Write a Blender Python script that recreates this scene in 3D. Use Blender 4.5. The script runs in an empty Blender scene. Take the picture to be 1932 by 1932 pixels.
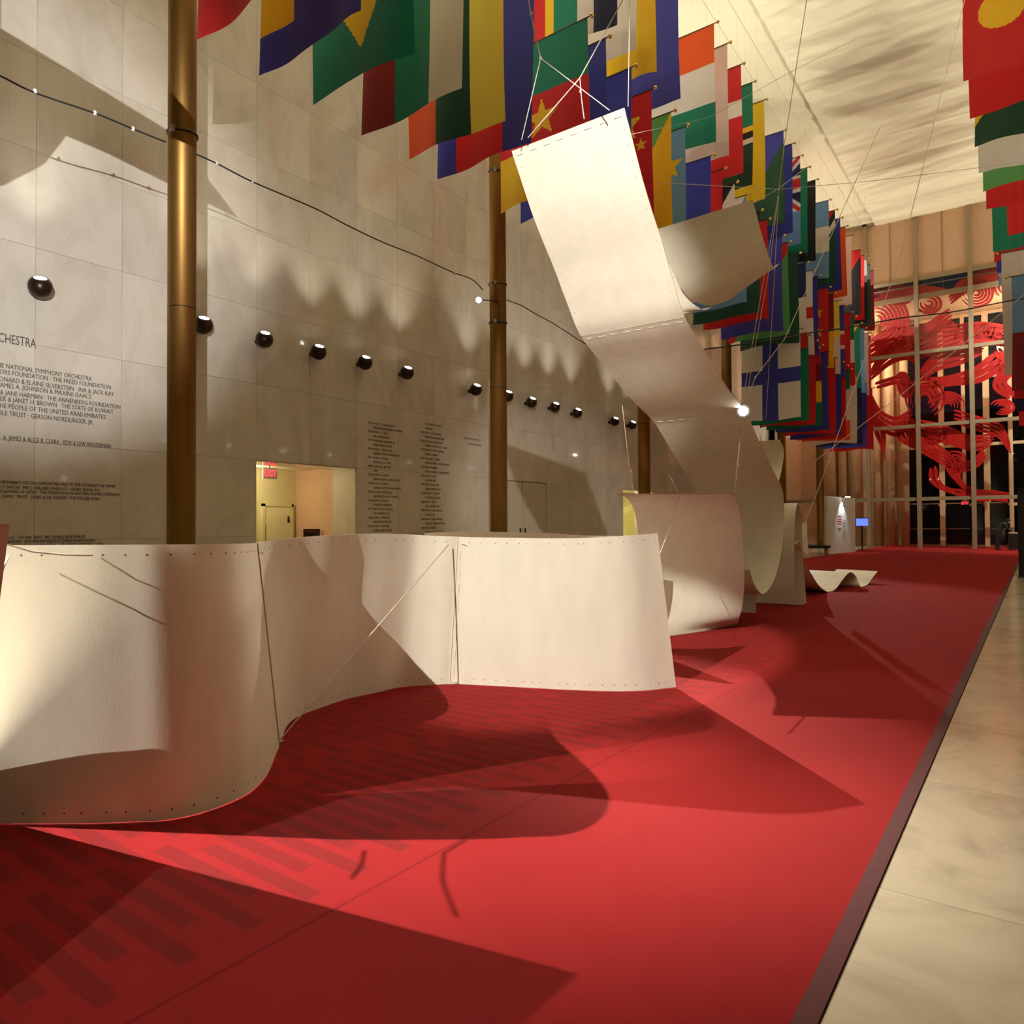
import bpy, bmesh, math, random
from mathutils import Vector, Matrix
random.seed(7)
S = bpy.context.scene
COL = S.collection

# ------------------------------------------------------------------ camera
FPX = 1355.0
CAM = Vector((0.0, 0.0, 1.45))
YAW, PITCH, ROLL = math.radians(36.15), math.radians(1.05), math.radians(0.33)
Fw = Vector((-math.sin(YAW) * math.cos(PITCH), math.cos(YAW) * math.cos(PITCH), math.sin(PITCH)))
Rt = Fw.cross(Vector((0, 0, 1))).normalized()
Up = Rt.cross(Fw).normalized()
Rr = (Rt * math.cos(ROLL) - Up * math.sin(ROLL)).normalized()
Ur = (Up * math.cos(ROLL) + Rt * math.sin(ROLL)).normalized()
cd = bpy.data.cameras.new('camera')
cam = bpy.data.objects.new('camera', cd)
COL.objects.link(cam)
cd.sensor_width = 36
cd.lens = FPX * 36 / 1932
cd.clip_start = 0.05
cd.clip_end = 300
M = Matrix((Rr, Ur, -Fw)).transposed().to_4x4()
M.translation = CAM
cam.matrix_world = M
S.camera = cam

def ray(x, y):
    return Fw + Rr * ((x - 966) / FPX) - Ur * ((y - 966) / FPX)
def at_v(x, y, v):
    return CAM + ray(x, y) * v
def on_floor(x, y, z=0.0):
    r = ray(x, y); return CAM + r * ((z - CAM.z) / r.z)
def on_X(x, y, X):
    r = ray(x, y); return CAM + r * ((X - CAM.x) / r.x)
def on_Y(x, y, Y):
    r = ray(x, y); return CAM + r * ((Y - CAM.y) / r.y)
def v_floor(x, y):
    r = ray(x, y); return -CAM.z / r.z
def proj(p):
    d = Vector(p) - CAM
    k = d.dot(Fw)
    return (966 + FPX * d.dot(Rr) / k, 966 - FPX * d.dot(Ur) / k)

# ------------------------------------------------------------------ world, colour management, lights
S.view_settings.view_transform = 'Standard'
S.view_settings.look = 'None'
S.view_settings.gamma = 1.0
S.view_settings.use_curve_mapping = False
S.view_settings.exposure = 0.0
W = bpy.data.worlds.new('night')
S.world = W
W.use_nodes = True
W.node_tree.nodes['Background'].inputs[0].default_value = (0.02, 0.025, 0.04, 1)
W.node_tree.nodes['Background'].inputs[1].default_value = 0.25

def spot(name, loc, target, power, angle, blend=0.15, color=(1, 0.9, 0.76), radius=0.05):
    l = bpy.data.lights.new(name, 'SPOT')
    l.energy = power; l.spot_size = math.radians(angle); l.spot_blend = blend
    l.color = color; l.shadow_soft_size = radius
    o = bpy.data.objects.new(name, l); COL.objects.link(o)
    o.location = loc
    o.rotation_euler = (Vector(target) - Vector(loc)).to_track_quat('-Z', 'Y').to_euler()
    return o
def point(name, loc, power, color=(1, 0.85, 0.65), radius=0.1):
    l = bpy.data.lights.new(name, 'POINT')
    l.energy = power; l.color = color; l.shadow_soft_size = radius
    o = bpy.data.objects.new(name, l); COL.objects.link(o); o.location = loc
    return o

LA = at_v(903, 567, 16.75)             # stage lamp on the second bronze column
LB = Vector((-9.85, -2.05, 6.45))       # stage lamp on the column left of the frame
LC = Vector((-9.75, 29.2, 4.75))       # stage lamp on the fourth column
LG = at_v(1404, 777, 9.75)              # small lamp tied into the ropes at the ribbon's edge
LF = Vector((2.0, -2.2, 6.6))           # second lamp on the right-hand column
LD = Vector((2.0, -2.0, 3.8))          # stage lamp on a column right of the frame
spot('stage_lamp_beam_a', LA, (-2.5, 5.4, 0), 12500, 16.5, 1.0, (1, 0.93, 0.84), 0.035)
spot('stage_lamp_beam_a', LA, (-3.9, 3.3, .3), 3200, 30, 1.0, (1, 0.93, 0.84), 0.035)
spot('stage_lamp_beam_b', LB, (-3.1, 2.4, 0.2), 14500, 19.5, 1.0, (1, 0.94, 0.86), 0.035)
spot('stage_lamp_beam_c', LC, (-3.0, 14.0, 0), 3600, 34, 0.7, (1, 0.93, 0.84), 0.06)
LE = Vector((-9.85, -10.2, 6.9))       # stage lamp further back on the left
LH = Vector((-2.2, -10.0, 9.6))         # lamp hung from the ceiling behind the camera
spot('stage_lamp_beam_e', LE, (-4.0, 1.4, 1.05), 7000, 7.5, 0.6, (1, 0.94, 0.86), 0.05)
spot('stage_lamp_beam_h', LH, (-3.55, 5.3, .85), 13500, 10.5, 0.35, (1, 0.94, 0.86), 0.04)
spot('stage_lamp_beam_f', LF, (-3.95, 6.9, 4.75), 10500, 19, 0.7, (1, 0.94, 0.86), 0.05)
spot('stage_lamp_beam_g', LG, (.3, 3.5, .6), 120, 70, 0.6, (1, 0.9, 0.85), 0.03)
spot('stage_lamp_beam_d', LD, (-13.7, 4.6, 6.9), 11000, 32, 0.7, (0.95, 0.97, 1.0), 0.012)

# ------------------------------------------------------------------ materials
def srgb(r, g, b):
    f = lambda c: (c / 255 / 12.92) if c <= 10 else ((c / 255 + 0.055) / 1.055) ** 2.4
    return (f(r), f(g), f(b), 1)
MATS = {}
def mat(name, col, rough=0.5, metal=0.0, noise=0.0, nscale=8.0, bump=0.0, bscale=60.0, emit=None, estr=0.0,
        stretch=(1, 1, 1), spec=0.5, coat=0.0, trans=0.0, alpha=1.0):
    if name in MATS: return MATS[name]
    m = bpy.data.materials.new(name); m.use_nodes = True
    nt = m.node_tree; b = nt.nodes['Principled BSDF']
    b.inputs['Base Color'].default_value = col
    b.inputs['Roughness'].default_value = rough
    b.inputs['Metallic'].default_value = metal
    b.inputs['Specular IOR Level'].default_value = spec
    b.inputs['Coat Weight'].default_value = coat
    b.inputs['Transmission Weight'].default_value = trans
    b.inputs['Alpha'].default_value = alpha
    if emit:
        b.inputs['Emission Color'].default_value = emit
        b.inputs['Emission Strength'].default_value = estr
    tc = nt.nodes.new('ShaderNodeTexCoord'); mp = nt.nodes.new('ShaderNodeMapping')
    mp.inputs['Scale'].default_value = stretch
    nt.links.new(tc.outputs['Object'], mp.inputs['Vector'])
    if noise > 0:
        n = nt.nodes.new('ShaderNodeTexNoise'); n.inputs['Scale'].default_value = nscale
        n.inputs['Detail'].default_value = 6
        nt.links.new(mp.outputs['Vector'], n.inputs['Vector'])
        r = nt.nodes.new('ShaderNodeMapRange')
        r.inputs['From Min'].default_value = 0.3; r.inputs['From Max'].default_value = 0.7
        r.inputs['To Min'].default_value = 1 - noise; r.inputs['To Max'].default_value = 1 + noise * 0.4
        nt.links.new(n.outputs['Fac'], r.inputs['Value'])
        x = nt.nodes.new('ShaderNodeMix'); x.data_type = 'RGBA'; x.blend_type = 'MULTIPLY'
        x.inputs[0].default_value = 1
        x.inputs[6].default_value = col
        nt.links.new(r.outputs['Result'], x.inputs[7])
        nt.links.new(x.outputs[2], b.inputs['Base Color'])
    if bump > 0:
        n2 = nt.nodes.new('ShaderNodeTexNoise'); n2.inputs['Scale'].default_value = bscale
        n2.inputs['Detail'].default_value = 4
        nt.links.new(mp.outputs['Vector'], n2.inputs['Vector'])
        bp = nt.nodes.new('ShaderNodeBump'); bp.inputs['Strength'].default_value = bump
        bp.inputs['Distance'].default_value = 0.02
        nt.links.new(n2.outputs['Fac'], bp.inputs['Height'])
        nt.links.new(bp.outputs['Normal'], b.inputs['Normal'])
    MATS[name] = m
    return m

def marble(name, base, vein, rough, scale=1.1):
    m = bpy.data.materials.new(name); m.use_nodes = True
    nt = m.node_tree; b = nt.nodes['Principled BSDF']
    b.inputs['Roughness'].default_value = rough
    oi = nt.nodes.new('ShaderNodeObjectInfo'); geo = nt.nodes.new('ShaderNodeNewGeometry')
    mul = nt.nodes.new('ShaderNodeVectorMath'); mul.operation = 'SCALE'; mul.inputs[3].default_value = 37.0
    comb = nt.nodes.new('ShaderNodeCombineXYZ')
    for i in range(3): nt.links.new(oi.outputs['Random'], comb.inputs[i])
    nt.links.new(comb.outputs[0], mul.inputs[0])
    add = nt.nodes.new('ShaderNodeVectorMath'); add.operation = 'ADD'
    nt.links.new(geo.outputs['Position'], add.inputs[0]); nt.links.new(mul.outputs[0], add.inputs[1])
    mp = nt.nodes.new('ShaderNodeMapping'); mp.inputs['Scale'].default_value = (1, 1, 0.6)
    mp.inputs['Rotation'].default_value = (0.5, 0.2, 0.3)
    nt.links.new(add.outputs[0], mp.inputs['Vector'])
    n = nt.nodes.new('ShaderNodeTexNoise'); n.inputs['Scale'].default_value = scale
    n.inputs['Detail'].default_value = 9; n.inputs['Roughness'].default_value = 0.62; n.inputs['Distortion'].default_value = 1.3
    nt.links.new(mp.outputs[0], n.inputs['Vector'])
    cr = nt.nodes.new('ShaderNodeValToRGB')
    cr.color_ramp.elements[0].position = 0.3; cr.color_ramp.elements[0].color = vein
    cr.color_ramp.elements[1].position = 0.58; cr.color_ramp.elements[1].color = base
    nt.links.new(n.outputs['Fac'], cr.inputs['Fac'])
    mr = nt.nodes.new('ShaderNodeMapRange'); mr.inputs['To Min'].default_value = 0.93; mr.inputs['To Max'].default_value = 1.03
    nt.links.new(oi.outputs['Random'], mr.inputs['Value'])
    mx = nt.nodes.new('ShaderNodeMix'); mx.data_type = 'RGBA'; mx.blend_type = 'MULTIPLY'; mx.inputs[0].default_value = 1
    nt.links.new(cr.outputs['Color'], mx.inputs[6]); nt.links.new(mr.outputs[0], mx.inputs[7])
    nt.links.new(mx.outputs[2], b.inputs['Base Color'])
    MATS[name] = m
    return m

M_WALL = marble('marble_wall', srgb(205, 196, 181), srgb(189, 179, 163), 0.06)
M_FLOOR = marble('marble_floor', srgb(208, 196, 172), srgb(180, 166, 142), 0.16, 1.6)
M_JOINT = mat('joint_grout', srgb(120, 108, 92), 0.8, noise=0.1)
M_PLY = mat('birch_plywood', srgb(236, 229, 210), 0.55, noise=0.06, nscale=2.2, stretch=(3, 3, 1), bump=0.05, bscale=25, spec=0.3)
M_PLYEDGE = mat('plywood_edge', srgb(190, 160, 128), 0.7, noise=0.2, nscale=30)
M_HOLE = mat('drilled_hole', srgb(88, 62, 44), 0.9)
M_ROPE = mat('white_rope', srgb(236, 226, 210), 0.8, bump=0.3, bscale=200)
M_CABLE = mat('black_cable', srgb(22, 26, 22), 0.6)
M_TAPE = mat('white_tape', srgb(230, 226, 216), 0.6)
M_BRONZE = mat('gilded_bronze', srgb(146, 108, 54), 0.46, 0.85, noise=0.12, nscale=3, stretch=(6, 6, 0.6))
M_DKBRONZE = mat('dark_bronze', srgb(52, 36, 26), 0.33, 0.6, noise=0.1)
M_BRASS = mat('polished_brass', srgb(222, 186, 110), 0.18, 1.0)
M_RODM = mat('dark_rod', srgb(60, 48, 34), 0.4, 0.7)
M_STEEL = mat('galvanised_steel', srgb(150, 146, 138), 0.4, 0.9)
M_CEIL = mat('ceiling_plaster', srgb(236, 226, 192), 0.9, noise=0.03, nscale=1.5)
M_PEACH = mat('peach_plaster', srgb(214, 176, 140), 0.7, noise=0.06, nscale=2)
M_PEACHM = mat('peach_painted_metal', srgb(220, 188, 148), 0.5, noise=0.04)
M_FRAME = mat('champagne_aluminium', srgb(160, 144, 116), 0.4, 0.55, noise=0.05, stretch=(1, 1, 0.2))
M_CREAM = mat('cream_paint', srgb(222, 212, 160), 0.6, noise=0.04)
M_DOORW = mat('cream_door', srgb(236, 228, 176), 0.5, noise=0.03)
M_BLACK = mat('black_paint', srgb(18, 16, 16), 0.45)
M_INK = mat('incised_letter', srgb(80, 72, 61), 0.8)
M_INK2 = mat('worn_incised_letter', srgb(122, 111, 95), 0.8)
M_REDART = mat('red_lacquer_panel', srgb(226, 20, 20), 0.5, noise=0.06, nscale=3)
M_DARK = mat('night_ground', srgb(16, 18, 20), 0.9, noise=0.4, nscale=1.2)
M_LENS = mat('lit_lens', (1, 0.97, 0.9, 1), 0.3, emit=(1, 0.96, 0.86, 1), estr=14)
M_BULB = mat('stage_bulb', (1, 1, 1, 1), 0.3, emit=(1, 0.97, 0.93, 1), estr=60)
M_EXIT = mat('exit_red_light', srgb(230, 30, 40), 0.4, emit=(1, 0.04, 0.06, 1), estr=3.0)
M_SIGNW = mat('white_sign_board', srgb(214, 218, 210), 0.5)
M_SCREEN = mat('blue_screen', srgb(40, 70, 160), 0.3, emit=(0.12, 0.2, 1, 1), estr=1.4)
M_GLASS = None
def glass(name, tint, mixf):
    m = bpy.data.materials.new(name); m.use_nodes = True
    nt = m.node_tree; nt.nodes.remove(nt.nodes['Principled BSDF'])
    g = nt.nodes.new('ShaderNodeBsdfGlossy'); g.inputs['Roughness'].default_value = 0.02
    t = nt.nodes.new('ShaderNodeBsdfTransparent'); t.inputs[0].default_value = tint
    fr = nt.nodes.new('ShaderNodeFresnel'); fr.inputs[0].default_value = 1.45
    mx = nt.nodes.new('ShaderNodeMixShader')
    ml = nt.nodes.new('ShaderNodeMath'); ml.operation = 'MULTIPLY'; ml.inputs[1].default_value = mixf
    nt.links.new(fr.outputs[0], ml.inputs[0]); nt.links.new(ml.outputs[0], mx.inputs[0]); nt.links.new(t.outputs[0], mx.inputs[1]); nt.links.new(g.outputs[0], mx.inputs[2])
    nt.links.new(mx.outputs[0], nt.nodes['Material Output'].inputs['Surface'])
    return m
M_GLASS = glass('facade_glass', (0.93, 0.95, 0.93, 1), 0.45)

def carpet_mat():
    m = bpy.data.materials.new('red_carpet'); m.use_nodes = True
    nt = m.node_tree; L = nt.links; b = nt.nodes['Principled BSDF']
    b.inputs['Roughness'].default_value = 0.95; b.inputs['Specular IOR Level'].default_value = 0.1
    b.inputs['Sheen Weight'].default_value = 0.25; b.inputs['Sheen Tint'].default_value = srgb(255, 90, 80)
    geo = nt.nodes.new('ShaderNodeNewGeometry'); sep = nt.nodes.new('ShaderNodeSeparateXYZ')
    L.new(geo.outputs['Position'], sep.inputs[0])
    def math_(op, a, c=None):
        n = nt.nodes.new('ShaderNodeMath'); n.operation = op
        for i, q in enumerate((a, c)):
            if q is None: continue
            if isinstance(q, (int, float)): n.inputs[i].default_value = q
            else: L.new(q, n.inputs[i])
        return n.outputs[0]
    X, Y = sep.outputs[0], sep.outputs[1]
    PER = 0.128
    yd = math_('DIVIDE', Y, PER)
    fy = math_('FRACT', yd)
    bar = math_('LESS_THAN', fy, 0.6)
    iy = math_('FLOOR', yd)
    odd = math_('MODULO', math_('ABSOLUTE', iy), 2.0)
    wn = nt.nodes.new('ShaderNodeTexWhiteNoise'); wn.noise_dimensions = '1D'
    L.new(math_('FLOOR', math_('DIVIDE', iy, 2.0)), wn.inputs['W'])
    tt = math_('SUBTRACT', math_('SUBTRACT', -2.31, math_('MULTIPLY', odd, 0.21)), X)
    shift = math_('MULTIPLY', math_('PINGPONG', math_('MULTIPLY', iy, 0.055), 0.6), 1.0)
    t2 = math_('ADD', tt, math_('MULTIPLY', math_('GREATER_THAN', tt, 0.7), shift))
    fx = math_('FRACT', math_('DIVIDE', math_('ADD', t2, 4.2), 1.4))
    seg = math_('MULTIPLY', math_('LESS_THAN', fx, 0.84), math_('GREATER_THAN', tt, 0.0))
    inx = math_('MULTIPLY', math_('LESS_THAN', X, -2.25), math_('GREATER_THAN', X, -6.1))
    pat = math_('MULTIPLY', math_('MULTIPLY', bar, seg), inx)
    # seams of the plain border
    sm = math_('LESS_THAN', math_('ABSOLUTE', math_('ADD', X, 2.17)), 0.008)
    n = nt.nodes.new('ShaderNodeTexNoise'); n.inputs['Scale'].default_value = 300; n.inputs['Detail'].default_value = 3
    L.new(geo.outputs['Position'], n.inputs['Vector'])
    n2 = nt.nodes.new('ShaderNodeTexNoise'); n2.inputs['Scale'].default_value = 1.3; n2.inputs['Detail'].default_value = 5
    L.new(geo.outputs['Position'], n2.inputs['Vector'])
    c1 = nt.nodes.new('ShaderNodeMix'); c1.data_type = 'RGBA'
    c1.inputs[6].default_value = srgb(146, 31, 33); c1.inputs[7].default_value = srgb(122, 31, 33)
    L.new(pat, c1.inputs[0])
    v = nt.nodes.new('ShaderNodeMapRange'); v.inputs['From Min'].default_value = 0.3; v.inputs['From Max'].default_value = 0.7
    v.inputs['To Min'].default_value = 0.78; v.inputs['To Max'].default_value = 1.1
    L.new(n.outputs['Fac'], v.inputs['Value'])
    v2 = nt.nodes.new('ShaderNodeMapRange'); v2.inputs['From Min'].default_value = 0.3; v2.inputs['From Max'].default_value = 0.7
    v2.inputs['To Min'].default_value = 0.92; v2.inputs['To Max'].default_value = 1.06
    L.new(n2.outputs['Fac'], v2.inputs['Value'])
    vv = math_('MULTIPLY', v.outputs[0], v2.outputs[0])
    vv = math_('MULTIPLY', vv, math_('SUBTRACT', 1.0, math_('MULTIPLY', sm, 0.35)))
    c2 = nt.nodes.new('ShaderNodeMix'); c2.data_type = 'RGBA'; c2.blend_type = 'MULTIPLY'; c2.inputs[0].default_value = 1
    L.new(c1.outputs[2], c2.inputs[6]); L.new(vv, c2.inputs[7])
    L.new(c2.outputs[2], b.inputs['Base Color'])
    h = math_('ADD', math_('MULTIPLY', n.outputs['Fac'], 0.25), math_('MULTIPLY', pat, -1.0))
    bp = nt.nodes.new('ShaderNodeBump'); bp.inputs['Strength'].default_value = 0.55; bp.inputs['Distance'].default_value = 0.012
    L.new(h, bp.inputs['Height']); L.new(bp.outputs[0], b.inputs['Normal'])
    return m
M_CARPET = carpet_mat()
M_CARPETEDGE = mat('carpet_binding', srgb(92, 40, 40), 0.9, noise=0.15, nscale=20)

def flag_mat():
    m = bpy.data.materials.new('flag_cloth'); m.use_nodes = True
    nt = m.node_tree; b = nt.nodes['Principled BSDF']
    a = nt.nodes.new('ShaderNodeAttribute'); a.attribute_name = 'Col'
    nt.links.new(a.outputs['Color'], b.inputs['Base Color'])
    b.inputs['Roughness'].default_value = 0.6; b.inputs['Sheen Weight'].default_value = 0.15
    n = nt.nodes.new('ShaderNodeTexNoise'); n.inputs['Scale'].default_value = 220
    bp = nt.nodes.new('ShaderNodeBump'); bp.inputs['Strength'].default_value = 0.1; bp.inputs['Distance'].default_value = 0.004
    nt.links.new(n.outputs['Fac'], bp.inputs['Height']); nt.links.new(bp.outputs[0], b.inputs['Normal'])
    tr = nt.nodes.new('ShaderNodeBsdfTranslucent'); nt.links.new(a.outputs['Color'], tr.inputs['Color'])
    mx = nt.nodes.new('ShaderNodeMixShader'); mx.inputs[0].default_value = 0.3
    nt.links.new(b.outputs[0], mx.inputs[1]); nt.links.new(tr.outputs[0], mx.inputs[2])
    nt.links.new(mx.outputs[0], nt.nodes['Material Output'].inputs['Surface'])
    return m
M_FLAG = flag_mat()

# ------------------------------------------------------------------ mesh helpers
def tag(o, label=None, cat=None, group=None, kind=None):
    if label: o['label'] = label
    if cat: o['category'] = cat
    if group: o['group'] = group
    if kind: o['kind'] = kind
    return o
def empty(name, loc=(0, 0, 0)):
    o = bpy.data.objects.new(name, None); COL.objects.link(o); o.location = loc
    o.empty_display_size = 0.1
    return o
def attach(o, parent):
    if parent is not None:
        o.parent = parent
        o.matrix_parent_inverse = Matrix.Translation(parent.location).inverted() if parent.type == 'EMPTY' or parent.location.length else Matrix()
    return o
class MB:
    def __init__(s): s.v = []; s.f = []
    def box(s, x0, x1, y0, y1, z0, z1):
        n = len(s.v)
        for z in (z0, z1):
            for x, y in ((x0, y0), (x1, y0), (x1, y1), (x0, y1)): s.v.append((x, y, z))
        for q in ((3, 2, 1, 0), (4, 5, 6, 7), (0, 1, 5, 4), (1, 2, 6, 5), (2, 3, 7, 6), (3, 0, 4, 7)):
            s.f.append(tuple(n + i for i in q))
        return s
    def obox(s, c, ax, ay, az):          # oriented box, half axes
        n = len(s.v); c, ax, ay, az = map(Vector, (c, ax, ay, az))
        for sz in (-1, 1):
            for sx, sy in ((-1, -1), (1, -1), (1, 1), (-1, 1)): s.v.append(tuple(c + ax * sx + ay * sy + az * sz))
        for q in ((3, 2, 1, 0), (4, 5, 6, 7), (0, 1, 5, 4), (1, 2, 6, 5), (2, 3, 7, 6), (3, 0, 4, 7)):
            s.f.append(tuple(n + i for i in q))
        return s
    def tube(s, pts, r, n=8, cap=True):
        pts = [Vector(p) for p in pts]
        rs = r if isinstance(r, (list, tuple)) else [r] * len(pts)
        base = len(s.v); ref = None
        for i, p in enumerate(pts):
            t = (pts[min(i + 1, len(pts) - 1)] - pts[max(i - 1, 0)])
            if t.length < 1e-9: t = Vector((0, 0, 1))
            t.normalize()
            if ref is None: ref = t.orthogonal().normalized()
            a = (ref - t * ref.dot(t)); a.normalize(); ref = a; bb = t.cross(a)
            for k in range(n):
                an = 2 * math.pi * k / n
                s.v.append(tuple(p + (a * math.cos(an) + bb * math.sin(an)) * rs[i]))
        for i in range(len(pts) - 1):
            for k in range(n):
                a0 = base + i * n + k; a1 = base + i * n + (k + 1) % n
                s.f.append((a0, a1, a1 + n, a0 + n))
        if cap:
            s.f.append(tuple(base + k for k in reversed(range(n))))
            s.f.append(tuple(base + (len(pts) - 1) * n + k for k in range(n)))
        return s
    def lathe(s, prof, n, c, axis=(0, 0, 1)):
        c = Vector(c); q = Vector((0, 0, 1)).rotation_difference(Vector(axis).normalized())
        base = len(s.v)
        for (r, z) in prof:
            for k in range(n):
                an = 2 * math.pi * k / n
                s.v.append(tuple(c + q @ Vector((r * math.cos(an), r * math.sin(an), z))))
        for i in range(len(prof) - 1):
            for k in range(n):
                a0 = base + i * n + k; a1 = base + i * n + (k + 1) % n
                s.f.append((a0, a1, a1 + n, a0 + n))
        s.f.append(tuple(base + k for k in reversed(range(n))))
        s.f.append(tuple(base + (len(prof) - 1) * n + k for k in range(n)))
        return s
    def grid(s, P, thick=0.0):           # P[i][j] points; thickness along normals
        ni, nj = len(P), len(P[0]); base = len(s.v)
        P = [[Vector(p) for p in r] for r in P]
        N = []
        for i in range(ni):
            row = []
            for j in range(nj):
                di = P[min(i + 1, ni - 1)][j] - P[max(i - 1, 0)][j]
                dj = P[i][min(j + 1, nj - 1)] - P[i][max(j - 1, 0)]
                nn = di.cross(dj)
                row.append(nn.normalized() if nn.length > 1e-12 else Vector((0, 0, 1)))
            N.append(row)
        h = thick / 2
        for sgn in ((1, -1) if thick else (0,)):
            for i in range(ni):
                for j in range(nj): s.v.append(tuple(P[i][j] + N[i][j] * h * sgn))
        idx = lambda k, i, j: base + k * ni * nj + i * nj + j
        for i in range(ni - 1):
            for j in range(nj - 1):
                s.f.append((idx(0, i, j), idx(0, i + 1, j), idx(0, i + 1, j + 1), idx(0, i, j + 1)))
                if thick: s.f.append((idx(1, i, j), idx(1, i, j + 1), idx(1, i + 1, j + 1), idx(1, i + 1, j)))
        s.rim = len(s.f)
        if thick:
            off = len(s.v); s.v.extend(s.v[base:base + 2 * ni * nj])     # own vertices for the rim keep the faces' shading clean
            used = {}
            idx0 = idx
            idx = lambda k, i, j: off + k * ni * nj + i * nj + j
            for i in range(ni - 1):
                s.f.append((idx(0, i, 0), idx(1, i, 0), idx(1, i + 1, 0), idx(0, i + 1, 0)))
                s.f.append((idx(0, i, nj - 1), idx(0, i + 1, nj - 1), idx(1, i + 1, nj - 1), idx(1, i, nj - 1)))
            for j in range(nj - 1):
                s.f.append((idx(0, 0, j), idx(0, 0, j + 1), idx(1, 0, j + 1), idx(1, 0, j)))
                s.f.append((idx(0, ni - 1, j), idx(1, ni - 1, j), idx(1, ni - 1, j + 1), idx(0, ni - 1, j + 1)))
            keep = sorted({i for f in s.f for i in f})
            mp_ = {o_: n_ for n_, o_ in enumerate(keep)}
            s.v = [s.v[i] for i in keep]; s.f = [tuple(mp_[i] for i in f) for f in s.f]
        return s
    def mesh(s, name, m, smooth=False, origin=(0, 0, 0), rim=None):
        me = bpy.data.meshes.new(name); o = Vector(origin)
        me.from_pydata([tuple(Vector(p) - o) for p in s.v], [], s.f)
        me.materials.append(m)
        if rim is not None:
            me.materials.append(rim)
            for p in me.polygons:
                if p.index >= s.rim: p.material_index = 1
        if smooth:
            for p in me.polygons: p.use_smooth = True if rim is None else p.index < s.rim
        me.update()
        return me
    def build(s, name, m, parent=None, smooth=False, origin=None, rim=None):
        if origin is None:
            if s.v:
                xs, ys, zs = zip(*s.v)
                origin = ((min(xs) + max(xs)) / 2, (min(ys) + max(ys)) / 2, min(zs))
            else: origin = (0, 0, 0)
        me = s.mesh(name, m, smooth, origin, rim)
        o = bpy.data.objects.new(name, me); COL.objects.link(o)
        pl = world_loc(parent) if parent is not None else Vector((0, 0, 0))
        o.location = Vector(origin) - pl
        if parent is not None: o.parent = parent
        return o
def world_loc(o):
    p = Vector((0, 0, 0))
    while o is not None:
        p = p + o.location; o = o.parent
    return p
def struct(o):
    o['kind'] = 'structure'; return o
def smooth_path(pts, n=8):
    P = [Vector(p) for p in pts]; out = []
    for i in range(len(P) - 1):
        p0 = P[i - 1] if i else P[0] * 2 - P[1]
        p1, p2 = P[i], P[i + 1]
        p3 = P[i + 2] if i + 2 < len(P) else P[-1] * 2 - P[-2]
        for k in range(n):
            t = k / n
            out.append(0.5 * ((2 * p1) + (p2 - p0) * t + (2 * p0 - 5 * p1 + 4 * p2 - p3) * t * t + (3 * p1 - p0 - 3 * p2 + p3) * t ** 3))
    out.append(P[-1])
    return out

# ------------------------------------------------------------------ hall dimensions
XL, XR, YB, YF, HT = -13.7, 5.5, -26.0, 46.8, 19.3
SW, SH = 1.43, 1.66                     # marble slab grid on the walls
Y0, Z0 = 6.47, 4.56
YK = lambda k: Y0 + SW * k
ZK = lambda k: Z0 + SH * k
OPEN1 = (YK(2), YK(4)); OPEN2 = (YK(14), YK(16)); OH = ZK(-1)

# floor
fl = struct(MB().box(XL - 6, XR + 1, YB - 1, 62, -0.3, -0.02).build('floor', M_JOINT))
carp = MB().box(-7.86, -0.60, YB, 52, -0.01, 0.0).build('carpet', M_CARPET)
tag(carp, 'wide red carpet with ribbed bands running the length of the hall', 'carpet')
MB().box(-0.60, -0.535, YB, YF, -0.015, 0.002).build('carpet_binding', M_CARPETEDGE, carp)
# marble floor slabs right of the carpet and left of it
n = 0
sl = MB().box(-0.598, 0.598, -0.73, 0.73, -0.02, -0.004).mesh('floor_slab', M_FLOOR)
for i in range(2):
    for j in range(-2, 31):
        o = bpy.data.objects.new('floor_slab', sl); COL.objects.link(o); o.parent = fl
        o.location = Vector((0.068 + 1.2 * i, 1.0 + 1.464 * j, 0)) - world_loc(fl)
g = MB()
for i in range(2, 5):
    for j in range(-18, 31): g.box(0.068 + 1.2 * i - .598, 0.068 + 1.2 * i + .598, 1.0 + 1.464 * j - .73, 1.0 + 1.464 * j + .73, -.02, -.004)
for i in range(5):
    for j in range(-18, 31): g.box(-7.86 - 1.2 * (i + 1) + .002, -7.86 - 1.2 * i - .002, 1.0 + 1.464 * j - .73, 1.0 + 1.464 * j + .73, -.02, -.004)
for i in range(2):
    for j in range(-18, -2): g.box(0.068 + 1.2 * i - .598, 0.068 + 1.2 * i + .598, 1.0 + 1.464 * j - .73, 1.0 + 1.464 * j + .73, -.02, -.004)
o = g.build('floor_slab_field', M_FLOOR, fl); o['kind'] = 'stuff'

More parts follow.
